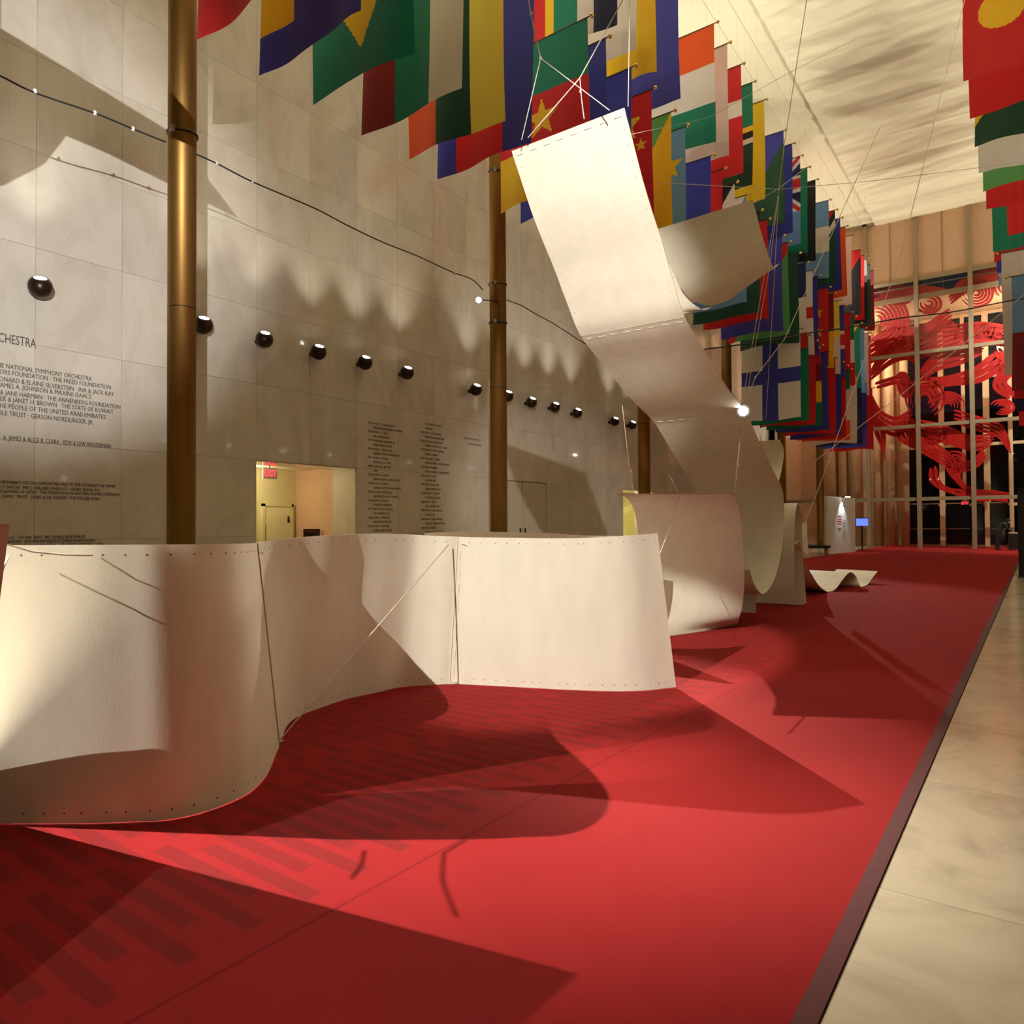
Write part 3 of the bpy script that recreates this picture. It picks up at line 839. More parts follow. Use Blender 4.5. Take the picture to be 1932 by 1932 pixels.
# --- hanging scoop
scoop, Gc = px_ruled('hanging_plywood_scoop', 'upturned plywood scoop hanging behind the tall ribbon', [
    ((1228, 436, 10.7), (1420, 377, 9.9)), ((1244, 470, 10.75), (1429, 410, 10.0)), ((1262, 508, 10.85), (1438, 445, 10.15)), ((1285, 545, 11.0), (1448, 475, 10.4)), ((1310, 568, 11.3), (1456, 498, 10.7)), ((1340, 576, 11.8), (1462, 505, 11.2)), ((1375, 566, 12.3), (1470, 497, 11.8))])
px_ruled('hanging_plywood_lip', 'rolled lower lip of plywood hanging under the scoop', [
    ((1235, 500, 9.8), (1262, 498, 10.0)), ((1250, 545, 9.9), (1290, 556, 10.2)), ((1275, 580, 10.1), (1325, 584, 10.5)), ((1290, 592, 10.3), (1345, 579, 10.9))])

# ------------------------------------------------------------------ ropes, cords and cables
def sag(a, c, s_, n=14):
    a, c = Vector(a), Vector(c)
    return [a.lerp(c, i / n) - Vector((0, 0, s_ * 4 * (i / n) * (1 - i / n))) for i in range(n + 1)]
def rope(label, pts, r=.006, name='rope', m=None, cat='rope', tails=()):
    o_ = MB().tube(pts, r, 6).build(name, m or M_ROPE, None, smooth=True)
    tag(o_, label, cat, None)
    for tp_ in tails:
        MB().lathe([(.001, -.02), (r * 2.2, -.01), (r * 2.2, .01), (.001, .02)], 8, tp_).build('knot', m or M_ROPE, o_)
    return o_
V = at_v
rope('white rope from the ceiling forking to the top left of the ribbon', [V(975, -160, 7.6), V(1000, 20, 7.5), V(1020, 110, 7.45)], .007, tails=[V(1002, 25, 7.5), V(1020, 110, 7.45)])
rope('rope leg from the fork down to the left top corner of the ribbon', [V(1020, 110, 7.45), V(984, 264, 7.62)], .0045)
rope('rope leg from the fork across to the right end of the ribbon top', [V(1020, 110, 7.45), V(1150, 208, 7.0)], .0045)
rope('long rope crossing the ribbon top toward the upper right', [V(1270, -180, 7.1), V(1175, 0, 7.2), V(1094, 147, 7.35), V(996, 260, 7.6)], .0055)
rope('short rope with a metal clip at the middle of the ribbon top', [V(1094, 147, 7.35), V(1097, 185, 7.3), V(1102, 224, 7.25)], .005, tails=[V(1095, 172, 7.33)])
rope('upright rope at the right top corner of the ribbon', [V(1190, -150, 6.95), V(1187, 80, 6.95), V(1185, 201, 6.93)], .004)
rope('rope from the ceiling to the knot above the hanging scoop', [V(1540, -260, 10.4), V(1522, 0, 10.5), V(1480, 270, 10.4), V(1468, 372, 10.4)], .006, tails=[V(1468, 372, 10.4)])
rope('rope from the knot down to the scoop right corner', [V(1468, 372, 10.4), V(1446, 500, 10.6), V(1412, 690, 11.0), V(1400, 770, 11.2)], .0045)
rope('second rope hanging from the knot beside the scoop', [V(1468, 372, 10.4), V(1452, 505, 10.6), V(1420, 680, 11.0), V(1406, 775, 11.2)], .0045)
rope('third rope falling straight from the knot past the cross flag', [V(1469, 372, 10.4), V(1459, 560, 10.7), V(1445, 790, 11.3)], .004)
rope('taut rope running from the orange flag to the lamp at the ribbon', [V(1660, 240, 13), V(1586, 405, 12.4), V(1480, 640, 11.6), V(1425, 712, 11.3), V(1402, 770, 11.2)], .006, tails=[V(1425, 712, 11.3)])
rope('rope from the lamp down to the top of the C-shaped shell', [V(1402, 780, 10.6), V(1392, 870, 9.6), V(1386, 930, 8.6)], .0055, tails=[V(1394, 878, 9.5), V(1390, 905, 9.2)])
rope('rope tied to the left horn of the C-shaped shell', [V(1174, 765, 9.9), V(1188, 885, 9.3), V(1196, 934, 8.9)], .0055, tails=[V(1190, 888, 9.28)])
rope('slack rope from the shell top toward the ribbon edge', [V(1262, 895, 10.2), V(1279, 928, 8.9)], .005, tails=[V(1268, 905, 9.8)])
rope('cord slanting inside the C-shaped shell', [V(1283, 934, 8.8), V(1262, 1000, 8.0), V(1245, 1045, 7.0)], .004)
rope('long white rope slanting from the ceiling down to the offcut', [V(1875, -170, 16), V(1820, 0, 15.7), V(1700, 480, 14.4), V(1560, 880, 13.5), V(1518, 990, 13.3)], .0075, tails=[V(1565, 872, 13.5), V(1519, 987, 13.3)])
rope('rope from the right edge of the picture to the curl', [V(2100, 440, 14.5), V(1932, 556, 14.2), V(1700, 745, 13.4), V(1483, 912, 12.6)], .006)
rope('thin line from the scoop to the ceiling over the yellow flag', [V(1150, 262, 8), V(1338, 222, 9.5), V(1480, 142, 11), V(1640, 60, 12.5)], .003)
rope('level cord crossing from the flags to the far right flags', [V(1250, 345, 11), V(1470, 357, 10.4), V(1640, 342, 12), V(1932, 306, 14)], .004)
rope('cord from the knot up to the black flag', [V(1424, 382, 10.2), V(1470, 355, 10.4), V(1522, 315, 11.4)], .0045)
rope('white cord stretched low across the bend of the winding wall', [V(526, 1398, 4.62), V(690, 1208, 5.4), V(846, 1028, 6.48)], .005)
rope('cord hanging in a curve along the top of the winding wall', [V(0, 1024, 3.0), V(60, 1041, 3.2), V(120, 1047, 3.4), V(175, 1048, 3.5)], .0045)
rope('short white cord loop at the left end of the winding wall', [V(16, 1050, 3.42), V(8, 1068, 3.3), V(-2, 1090, 3.2)], .005)
# black cable with lights strung from column to column
def cable(label, pts, r=.012):
    o_ = MB().tube(smooth_path(pts, 6), r, 6).build('black_cable', M_CABLE, None, smooth=True)
    return tag(o_, label, 'cable')
cx = COLX + .22
c1 = [on_X(x, y, cx) for x, y in [(-60, 118), (0, 143), (66, 175), (180, 214), (250, 243), (313, 268)]]
ca = cable('black cable strung along the wall to the nearest bronze column', c1)
for x, y in [(66, 172), (179, 213), (251, 243)]:
    p = on_X(x, y, cx); MB().lathe([(.01, -.03), (.022, -.02), (.022, .02), (.01, .03)], 8, p).build('cable_tie', M_TAPE, ca)
c2 = [on_X(x, y, cx) for x, y in [(368, 290), (410, 309), (470, 340), (540, 370), (600, 396), (655, 425), (720, 456), (790, 484), (850, 512), (890, 527), (912, 548)]]
ca = cable('black cable sagging between the nearest and the second bronze column', c2)
for x, y in [(409, 308), (476, 343), (857, 516)]:
    p = on_X(x, y, cx); MB().lathe([(.01, -.03), (.022, -.02), (.022, .02), (.01, .03)], 8, p).build('cable_tie', M_TAPE, ca)
c3 = [on_X(x, y, cx) for x, y in [(956, 566), (985, 577), (1010, 592), (1040, 608), (1075, 630), (1100, 646), (1160, 680)]]
cable('black cable running from the second bronze column behind the ribbon', c3)
c4 = [V(1322, 660, 16), V(1400, 650, 16), V(1470, 640, 16), V(1540, 626, 16.5), V(1600, 618, 17), V(1700, 600, 18), V(1800, 588, 19), V(1932, 563, 20), V(2100, 540, 21)]
cable('black cable crossing the hall in front of the red artwork', c4, .016)

# straps on the columns
for x, y, lab in [(342, 255, 'dark clamp strap around the nearest bronze column'), (935, 325, 'twisted upper strap around the second bronze column'),
                  (936, 537, 'middle strap holding the stage lamp on the second column'), (937, 610, 'lower strap holding the stage lamp on the second column')]:
    k = 0 if x < 500 else 1
    cy = 5.76 + 7.87 * k
    z = on_X(x, y, COLX).z
    ring = [(COLX + .21 * math.cos(a), cy + .21 * math.sin(a), z + .015 * math.sin(2 * a)) for a in [2 * math.pi * i / 24 for i in range(25)]]
    o_ = tag(MB().tube(ring, .02, 6).build('strap', M_DKBRONZE), lab, 'strap')
    p = Vector((COLX + .1, cy - .21, z))
    MB().obox(p, (.03, 0, 0), (0, .03, 0), (0, 0, .04)).build('buckle', M_STEEL, o_)

# ------------------------------------------------------------------ stage lamps on the columns
def stage_lamp(pos, target, label, cpos):
    pos = Vector(pos); d_ = (Vector(target) - pos).normalized()
    t_ = tag(empty('stage_lamp', pos), label, 'stage lamp', 'stage lamps strapped to the columns')
    back = pos - d_ * .05
    MB().lathe([(.045, -.2), (.075, -.17), (.085, -.05), (.095, .0)], 20, back, d_).build('housing', M_STEEL, t_, smooth=False)
    MB().lathe([(.05, .0), (.062, .003), (.05, .02)], 20, back, d_).build('bulb', M_BULB, t_)
    if cpos: MB().tube([pos - d_ * .12, Vector((cpos[0], cpos[1], pos.z + .05)), Vector((cpos[0], cpos[1], pos.z - .5))], .014, 8).build('bracket', M_DKBRONZE, t_)
    return t_
stage_lamp(LA - Vector((.0, -.0, 0)), (-2.6, 3.2, 0), 'lit stage lamp strapped to the second bronze column', (COLX + .15, 13.63 - .16))
stage_lamp(LC, (-3, 14, 0), 'stage lamp low on the fourth bronze column', (COLX + .2, 29.37))
stage_lamp(LG, (.3, 3.5, .6), 'small lit lamp glaring at the right edge of the tall ribbon', None)
hl = stage_lamp(LH - Vector((0, .05, 0)), (-3.55, 5.3, .85), 'stage lamp hung from the ceiling behind the camera', None)
MB().tube([LH - Vector((0, .25, -.05)), (LH.x, LH.y - .25, HT - .12)], .02, 8).build('hanging_pole', M_BLACK, hl)
stage_lamp(LF + Vector((.03, -.05, 0)), (-3.9, 7.3, 4.3), 'upper stage lamp on the right-hand column behind the camera', (2.15, -2.25))
stage_lamp(LB - Vector((0, .05, 0)), (-2.8, 5.2, 1.2), 'stage lamp on the column behind the camera at left', (COLX + .2, -2.3))
stage_lamp(LE - Vector((0, .05, 0)), (-3.5, 6.3, 3.1), 'stage lamp on the rearmost left column behind the camera', (COLX + .2, -10.1))
columns.append(bronze_column(COLX, -9.98, 'tall bronze column furthest behind the camera at left'))
stage_lamp(LD + Vector((.06, 0, 0)), (-13.7, 5, 6.3), 'stage lamp on a column at the right side of the hall', (2.15, -2.05))
columns.append(bronze_column(COLX, -2.11, 'tall bronze column behind the camera at left'))
columns.append(bronze_column(2.36, -2.1, 'tall bronze column on the right side of the hall'))
# unseen added plywood piece, outline shaped to throw the banded shadow on the wall
ratio = 2.6
wallpoly = [(8.85, 8.05), (7.95, 8.8), (7.35, 9.25), (4.5, 9.7), (1.5, 9.9), (1.0, 6.9), (3.4, 6.75), (4.55, 7.1), (5.15, 7.7), (5.5, 8.35), (6.2, 8.33)]
pp = [LD + (Vector((XL, a, c)) - LD) / ratio for a, c in wallpoly]
bm = bmesh.new()
f = bm.faces.new([bm.verts.new(p) for p in pp])
r_ = bmesh.ops.extrude_face_region(bm, geom=[f])
bmesh.ops.translate(bm, verts=[g_ for g_ in r_['geom'] if isinstance(g_, bmesh.types.BMVert)], vec=(.012, 0, 0))
cen = sum(pp, Vector()) / len(pp)
bmesh.ops.translate(bm, verts=bm.verts, vec=-cen)
me = bpy.data.meshes.new('shadow_plywood_outline'); bm.to_mesh(me); bm.free(); me.materials.append(M_PLY)
o_ = bpy.data.objects.new('shadow_shaping_plywood', me); COL.objects.link(o_); o_.location = cen
tag(o_, 'unseen added plywood piece shaped to cast the band on the wall', 'sculpture')
tag(MB().tube([pp[3], (pp[3].x, pp[3].y, HT - .1)], .004, 6).build('rope', M_ROPE), 'added rope holding the unseen shadow-casting plywood piece', 'rope')

# ------------------------------------------------------------------ flags
C = dict(R=srgb(212, 24, 28), DR=srgb(128, 10, 18), G=srgb(0, 126, 94), DG=srgb(14, 72, 48), LG=srgb(96, 170, 92), Y=srgb(244, 196, 26), LY=srgb(250, 228, 80),
         B=srgb(52, 58, 160), NB=srgb(26, 30, 74), LB=srgb(112, 158, 206), W=srgb(232, 224, 212), PW=srgb(222, 202, 192), O=srgb(238, 88, 8), K=srgb(22, 22, 28), GR=srgb(180, 178, 172))
def star_in(u, v, cx, cy, r, asp):
    dx, dy = (u - cx) * asp, v - cy
    d_ = math.hypot(dx, dy)
    if d_ > r: return False
    a = (math.atan2(dx, -dy)) % (2 * math.pi / 5)
    a = abs(a - math.pi / 5)
    a = math.pi / 5 - a
    # radius of a five pointed star at angle a from a tip
    ri = .4 * r
    k = math.pi / 5
    x1, y1, x2, y2 = r, 0, ri * math.cos(k), ri * math.sin(k)
    den = math.cos(a) * (y2 - y1) - math.sin(a) * (x2 - x1)
    rad = (x1 * (y2 - y1) - y1 * (x2 - x1)) / den
    return d_ <= rad
def design(spec):
    base, *ov = spec.split('+')
    k, cs = base.split(':'); cs = [q.split('*') for q in cs.split(',')]
    cols = [C[q[0]] for q in cs]; ws = [float(q[1]) if len(q) > 1 else 1.0 for q in cs]
    tot = sum(ws)
    def pick(t_):
        acc = 0
        for c, w_ in zip(cols, ws):
            acc += w_ / tot
            if t_ < acc: return c
        return cols[-1]
    def fn(u, v, asp):            # u left->right, v top->bottom
        if k == 'v': c = pick(u)
        elif k == 'h': c = pick(v)
        elif k == 'd': c = pick((u + v) / 2)
        else: c = pick((1 - u + v) / 2)
        for q in ov:
            t_, a = q.split('='); a = a.split(',')
            if t_ == 'star' and star_in(u, v, float(a[1]), float(a[2]), float(a[3]), asp): c = C[a[0]]
            elif t_ == 'disc' and math.hypot((u - float(a[1])) * asp, v - float(a[2])) < float(a[3]): c = C[a[0]]
            elif t_ == 'diamond' and abs(u - .5) / .4 + abs(v - .45) / .42 < 1: c = C[a[0]]
            elif t_ == 'cross' and (abs(u - float(a[1])) < float(a[2]) or abs(v - .5) < float(a[2]) * asp): c = C[a[0]]
            elif t_ == 'tri' and u < .5 * (1 - abs(2 * v - 1)): c = C[a[0]]
            elif t_ == 'trir' and (1 - u) < .5 * (1 - abs(2 * v - 1)): c = C[a[0]]
            elif t_ == 'band' and float(a[1]) < v < float(a[2]): c = C[a[0]]
            elif t_ == 'box' and float(a[1]) < u < float(a[2]) and float(a[3]) < v < float(a[4]): c = C[a[0]]
            elif t_ == 'uj':
                x0, x1, y0, y1 = map(float, a)
                if x0 <= u <= x1 and y0 <= v <= y1:
                    s_, w_ = (u - x0) / (x1 - x0) - .5, (v - y0) / (y1 - y0) - .5
                    c = C['NB']
                    for g_ in (s_ - w_, s_ + w_):
                        if abs(g_) < .12: c = C['W']
                        if abs(g_) < .045: c = C['R']
                    if abs(s_) < .15 or abs(w_) < .15: c = C['W']
                    if abs(s_) < .09 or abs(w_) < .09: c = C['R']
        return c
    return fn
frnd = random.Random(11)
FLAGS = []
def flag(xl, xr, y, ztop, h, spec, label, group, finial=1, fold=1.0, nx=46, nz=60):
    if ('star' in spec or 'uj' in spec or 'diamond' in spec or 'disc' in spec or spec[0] == 'd') and nx < 60: nx, nz = 90, 116
    y += frnd.uniform(-.02, .02)
    for _ in range(30):
        if any(abs(y - q[2]) < .17 and xl < q[1] + .15 and xr > q[0] - .15 and ztop - h < q[3] and ztop > q[3] - q[4] for q in FLAGS): y += .05
        else: break
    FLAGS.append((xl, xr, y, ztop, h))
    t_ = tag(empty('flag', ((xl + xr) / 2, y, ztop)), label, 'flag', group)
    fn = design(spec); wdt = xr - xl; asp = wdt / h
    ph = frnd.uniform(0, 6.28); k1 = frnd.uniform(4.5, 8); k2 = frnd.uniform(9, 14); dr = frnd.uniform(-.05, .05)
    ga = frnd.uniform(.2, .8)
    V_, Fc, cols = [], [], []
    for i in range(nz + 1):
        v = i / nz
        for j in range(nx + 1):
            u = j / nx
            am = .035 * fold * (.15 + v)
            yy = am * math.sin(k1 * u + ph + 1.2 * v) + am * .5 * math.sin(k2 * u - ph + 2.0 * v) + .03 * v * math.sin(ph)
            zz = -v * h + v * v * (.035 * math.sin(k1 * u + ph) + .06 * (4 * u * (1 - u)) * ga) - dr * v * (u - .5)
            xx = xl + u * wdt + .03 * v * math.sin(ph * 2 + v * 3)
            V_.append((xx - (xl + xr) / 2, yy, zz - .03))
    for i in range(nz):
        for j in range(nx):
            a = i * (nx + 1) + j
            Fc.append((a, a + nx + 1, a + nx + 2, a + 1))
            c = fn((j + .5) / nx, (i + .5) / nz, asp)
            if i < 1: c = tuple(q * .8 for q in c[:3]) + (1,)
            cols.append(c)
    me_ = bpy.data.meshes.new('flag_cloth'); me_.from_pydata(V_, [], Fc); me_.materials.append(M_FLAG)
    at_ = me_.color_attributes.new('Col', 'FLOAT_COLOR', 'CORNER')
    buf = []
    for c in cols: buf.extend(tuple(c) * 4)
    at_.data.foreach_set('color', buf)
    me_.polygons.foreach_set('use_smooth', [True] * len(Fc)); me_.update()
    o_ = bpy.data.objects.new('cloth', me_); COL.objects.link(o_); o_.parent = t_
    rx0, rx1 = xl - .06, xr + .05
    MB().tube([(rx0, y, ztop - .03), (rx1, y, ztop - .03)], .014, 8).build('rod', M_RODM, t_)
    px_ = rx1 if finial > 0 else rx0
    MB().lathe([(.008, -.05), (.025, -.03), (.05, 0), (.047, .02), (.03, .045), (.005, .055)], 14, (px_ + .04 * finial, y, ztop - .03), (finial, 0, 0)).build('finial', M_BRASS, t_, smooth=True)
    for f_ in (.12, .88):
        xw_ = rx0 + (rx1 - rx0) * f_
        MB().tube([(xw_, y, ztop - .03), (xw_, y, HT - (.115 if xw_ < -7.4 or xw_ > -.7 else .5))], .001, 3).build('suspension_wire', M_STEEL, t_)
    return t_
RX = 6.9                                   # inner edge of the flag column
FX0, FX1 = -1.315 * RX, -RX
FH = .471 * RX
T1, T2, T3 = CAM.z + 1.985 * RX, CAM.z + 1.433 * RX, CAM.z + 1.038 * RX
DESC = {}
def num(i):
    ones = ['first', 'second', 'third', 'fourth', 'fifth', 'sixth', 'seventh', 'eighth', 'ninth', 'tenth', 'eleventh', 'twelfth', 'thirteenth', 'fourteenth', 'fifteenth', 'sixteenth', 'seventeenth',
            'eighteenth', 'nineteenth', 'twentieth']
    if i < 20: return ones[i]
    if i < 29: return 'twenty-' + ones[i - 20]
    if i == 29: return 'thirtieth'
    return 'thirty-' + ones[i - 30]
# lower left corner pixels of the nearest flags of the middle tier
rowA = [(382, 'h:R', 'plain red flag'), (497, 'h:B+box=Y,0,.33,0,.84', 'blue flag with a yellow corner'), (594, 'h:G+diamond=Y', 'green flag with a yellow diamond'),
        (690, 'v:DR,G,W', 'dark red, green and white striped flag'), (770, 'v:O,DG,LY', 'orange, green and yellow striped flag'), (832, 'v:B*.6,R*1.5,B*.9', 'blue, red and blue striped flag'),
        ]
# row in the middle: finial pixels at the right end
rowB = [(1107, 'h:G,R,Y+star=Y,.5,.5,.13', 'green and red flag with a yellow star'), (1143, 'h:B', 'plain blue flag right of the star flag'), (1191, 'h:B', 'plain deep blue flag above the ribbon corner'),
        (1228, 'h:R+star=Y,.7,.2,.13+star=Y,.87,.36,.05', 'red flag with yellow stars'), (1267, 'd:LG,Y', 'light green and yellow diagonal flag'), (1292, 'h:LB+star=Y,.8,.27,.12', 'light blue flag with a yellow star'),
        (1341, 'v:R,W,B', 'white and blue upright striped flag'), (1363, 'h:R', 'plain red flag behind the rope'), (1386, 'd:K,W', 'black and white diagonal flag'), (1407, 'd:W,LB', 'white and light blue diagonal flag'),
        (1433, 'h:K*.4,DG*1.6', 'black banded dark green flag'), (1447, 'h:R', 'small red flag above the scoop corner'), (1475, 'h:B', 'plain blue flag right of the scoop'), (1486, 'd:R*1.1,LG*.9', 'red and light green diagonal flag'),
        (1505, 'h:DG', 'plain dark green flag'), (1520, 'h:NB*1.3,W*1.4,R*.6', 'navy, white and red banded flag'), (1533, 'h:W+cross=R,.75,.09', 'white flag with a red cross'), (1543, 'h:B', 'narrow blue flag edge'),
        (1562, 'h:R+star=Y,.8,.3,.08+star=Y,.8,.55,.08', 'red flag with small yellow stars'), (1572, 'h:DR,Y', 'dark red and yellow flag'), (1583, 'h:LY,W', 'yellow over white flag'), (1592, 'h:B+band=W,.35,.6+band=R,.4,.55', 'blue flag with a red and white bar'),
        (1604, 'h:R', 'plain red flag near the far end'), (1611, 'h:G,W,R', 'green, white and red banded flag'), (1622, 'd:Y,G', 'yellow and green diagonal flag'), (1630, 'h:LB', 'plain light blue flag'), (1638, 'h:W', 'plain white flag'), (1643, 'h:R', 'last red flag before the artwork')]
rowC = [(-1163, 'v:R*.6,Y*.3,G,W*.6,NB*.8', 'five-colour striped flag'), (-1205, 'h:W', 'plain white flag overhead'), (-1238, 'h:Y', 'plain golden yellow flag overhead'), (-1281, 'h:B', 'plain blue flag with a long right edge'),
        (1347, 'h:O,W,G', 'orange, white and green banded flag'), (1372, 'h:PW', 'plain pinkish white flag'), (1397, 'h:R+band=W,.32,.46', 'red flag with a white bar'), (1419, 'h:G*1.3,Y*.18,K*.18,W*.18,DG*1.3', 'green flag with three bars'),
        (1441, 'h:Y', 'plain yellow flag under the pale ceiling'), (1478, 'd:B*1.1,DG*.9', 'blue and dark green diagonal flag'), (1494, 'h:B', 'plain blue flag behind the knotted rope'), (1509, 'h:B*1.4,LB+uj=.0,1,0,.62', 'blue flag with a union cross'),
        (1523, 'h:G', 'plain green flag'), (1538, 'h:K', 'plain black flag'), (1563, 'h:LB,W,LB', 'pale blue banded flag'), (1575, 'd:R,K*.12,W*.1,DG*.8', 'diagonal striped flag'),
        (1585, 'h:B', 'plain blue flag before the orange one'), (1595, 'h:O', 'plain orange flag'), (1606, 'h:W', 'plain white flag after the orange one'), (1623, 'd:R*1.1,K*.9', 'red and black diagonal flag'), (1630, 'h:R', 'narrow red flag near the facade'),
        (1635, 'h:GR*.6,K', 'grey and black flag'), (1641, 'h:DG', 'narrow dark green flag near the facade'), (1648, 'h:DR', 'dark red flag nearest the facade')]
def y_for(px_, X):
    """hall position where a line at this X meets the pixel column (on the level of the horizon)"""
    return on_X(px_, 988, X).y
for i, (x, sp, d_) in enumerate(rowA):
    flag(FX0, FX1, on_X(x, 986 - .591 * (1956 - x), FX0).y, T2, FH, sp, d_ + ', %s from the camera in the middle tier' % num(i), 'flags in the middle tier')
for i, (x, sp, d_) in enumerate(rowB):
    flag(FX0, FX1, on_X(x, 986 - 1.16 * (1956 - x), FX1).y, T2, FH, sp, d_ + ', %s from the camera in the middle tier' % num(i + len(rowA)), 'flags in the middle tier')
for i, (x, sp, d_) in enumerate(rowC):
    x_ = abs(x)
    flag(FX0, FX1, on_X(x_, 986 - (1.22 if x < 0 else 1.6) * (1956 - x_), FX1).y, T1, FH, sp, d_ + ', %s from the camera in the top tier' % num(i), 'flags in the top tier')
# low tier, far end only
rowD = [(1508, 'h:W+cross=B,.5,.12', 'white flag with a wide blue cross'), (1521, 'h:G', 'narrow green flag'), (1533, 'h:R', 'plain red flag'), (1548, 'h:W*.2,R*.9,DR,Y*1.3,G*1.5', 'red, yellow and green banded flag'), (1561, 'h:B', 'plain blue flag'),
        (1572, 'h:R', 'bright red flag'), (1585, 'h:B', 'deep blue flag'), (1593, 'h:R', 'plain scarlet flag'), (1603, 'h:G,W*1.5,O', 'green, white and orange banded flag'), (1616, 'h:W', 'plain white flag'), (1625, 'h:NB', 'navy flag'), (1634, 'h:B', 'blue flag'), (1645, 'h:R', 'red flag beside the artwork')]
for i, (x, sp, d_) in enumerate(rowD):
    yy = on_X(x, 986 - .84 * (1956 - x), FX1).y
    flag(FX0, FX1, yy, T3, FH, sp, d_ + ', %s in the low far tier' % num(i), 'flags in the low far tier')
# rows right of the frame: only their left edges show
XE = -.1776 * RX
rowE = [(28, 'h:R+disc=Y,.35,.55,.14', 'red flag with a yellow emblem'), (105, 'h:R', 'plain red flag at the upper right corner'), (168, 'd:B*.5,Y*.35,DG*1.2', 'blue, yellow and green diagonal flag'), (228, 'h:W', 'plain white flag at the upper right'), (265, 'h:W,LG', 'white and light green flag'),
        (307, 'h:R', 'plain scarlet flag at the right edge'), (398, 'h:R+box=G,0,1,.84,1+box=G,0,.22,0,1', 'red flag bordered with green'), (421, 'h:W,R', 'white over red flag'), (446, 'h:R,B', 'red over blue flag'), (472, 'h:B,LB', 'blue over light blue flag')]
for i, (y, sp, d_) in enumerate(rowE):
    yy = on_X(1956 - (986 - y) / 6.9, y, XE).y
    flag(XE, XE + .315 * RX, yy, T1, FH, sp, d_ + ', %s from the camera in the right row' % num(i), 'flags in the right-hand row', finial=-1)
rowF = [(1893, 680, 'h:W', 'long white flag'), (1897, 706, 'h:W', 'second white flag'), (1912, 735, 'h:LB,DR', 'light blue and dark red flag'), (1915, 752, 'h:NB,R', 'navy and red flag'), (1918, 775, 'h:R,NB', 'red and navy flag'), (1921, 803, 'h:R', 'small red flag')]
for i, (x, y, sp, d_) in enumerate(rowF):
    v = FPX * (4.86 if i < 2 else 3.8) / (988 - y)
    p = V(x, y, v)
    flag(p.x, p.x + 2.1, p.y, p.z + FH, FH, sp, d_ + ', %s in the low row at the right edge' % num(i), 'flags in the low right row', finial=-1)

# ------------------------------------------------------------------ far facade
MX = [-4.07 + 1.31 + 2.62 * k for k in range(-4, 5)]
TZ = [2.81, 6.99, 11.17, 15.4]
fac = struct(empty('window_1', (-4.07, YF, 0)))
for x in MX:
    if x < XL or x > XR: continue
    MB().box(x - .11, x + .11, YF - .2, YF + .12, 0, HT - .1).build('mullion', M_FRAME, fac)
for z in TZ:
    for a, c in zip(MX[:-1], MX[1:]):
        if c < XL or a > XR: continue
        MB().box(max(a, XL) + .11, min(c, XR) - .11, YF - .1, YF + .08, z - .1, z + .1).build('transom', M_FRAME, fac)
MB().box(XL, XR, YF - .2, YF + .2, HT - .25, HT - .05).build('head_rail', M_FRAME, fac)
for a, c in zip(MX[:-1], MX[1:]):
    if c < XL or a > XR: continue
    a2, c2 = max(a, XL), min(c, XR)
    MB().box(a2 + .11, (a2 + c2) / 2 - .02, YF - .02, YF + .03, TZ[3] + .1, HT - .25).build('fabric_panel', M_PEACH, fac)
    MB().box((a2 + c2) / 2 + .02, c2 - .11, YF - .02, YF + .03, TZ[3] + .1, HT - .25).build('fabric_panel', M_PEACH, fac)
    MB().box((a2 + c2) / 2 - .02, (a2 + c2) / 2 + .02, YF - .05, YF + .05, TZ[3] + .1, HT - .25).build('glazing_bar', M_FRAME, fac)
    for z0, z1 in zip([TZ[0], TZ[1], TZ[2]], TZ[1:]):
        MB().box(a2 + .11, c2 - .11, YF - .005, YF + .005, z0 + .1, z1 - .1).build('pane', M_GLASS, fac)
# vestibule beyond: floor carpet continues, outer facade, side fins
YO = 52.0
of = struct(empty('window_2', (-4, YO, 0)))
for px_, wpx in [(1697, 14), (1776, 9), (1818, 6), (1861, 10), (1906, 7), (1955, 9), (2000, 7)]:
    p = on_Y(px_, 800, YO); hw = wpx / FPX * 44 / 2
    MB().box(p.x - hw, p.x + hw, YO - .1, YO + .15, 0, 14.4).build('mullion', M_PEACHM, of)
xw0, xw1 = on_Y(1690, 800, YO).x, XR + 2
for yv in (600, 717, 842, 953):
    z = on_Y(1790, yv, YO).z
    MB().box(xw0, xw1, YO - .06, YO + .06, z - .09, z + .09).build('transom', M_PEACHM, of)
MB().box(xw0, xw1, YO + .02, YO + .03, 0, 14).build('pane', M_GLASS, of)
struct(MB().box(-16, 8, YF + .2, YO + .4, 14.3, 14.6).build('ceiling_vestibule', mat('vestibule_soffit', srgb(200, 164, 128), .8, noise=.05)))
struct(MB().box(-13.2, xw0, YO - .1, YO + .3, 0, 14.3).build('wall_vestibule', M_PEACH))
struct(MB().box(XR + 1.9, XR + 2.2, YF + .2, YO + .3, 0, 14.3).build('wall_vestibule_right', M_PEACH))
struct(MB().box(-13.4, -13.0, YF, YO + .3, 0, 14.3).build('wall_vestibule_left', M_PEACH))
for k, (px_, wpx) in enumerate([(1568, 20), (1590, 16), (1615, 18), (1655, 14), (1680, 16), (1708, 14)]):
    p = on_Y(px_, 900, YO - .6); hw = wpx / FPX * 45 / 2
    q = MB()
    q.lathe([(hw, 0), (hw, 14.2)], 16, (p.x, p.y, 0))
    tag(q.build('vestibule_pilaster', M_PEACHM, smooth=True), 'peach round pilaster beyond the facade, %s from the left' % num(k), 'pilaster', 'peach pilasters beyond the facade')
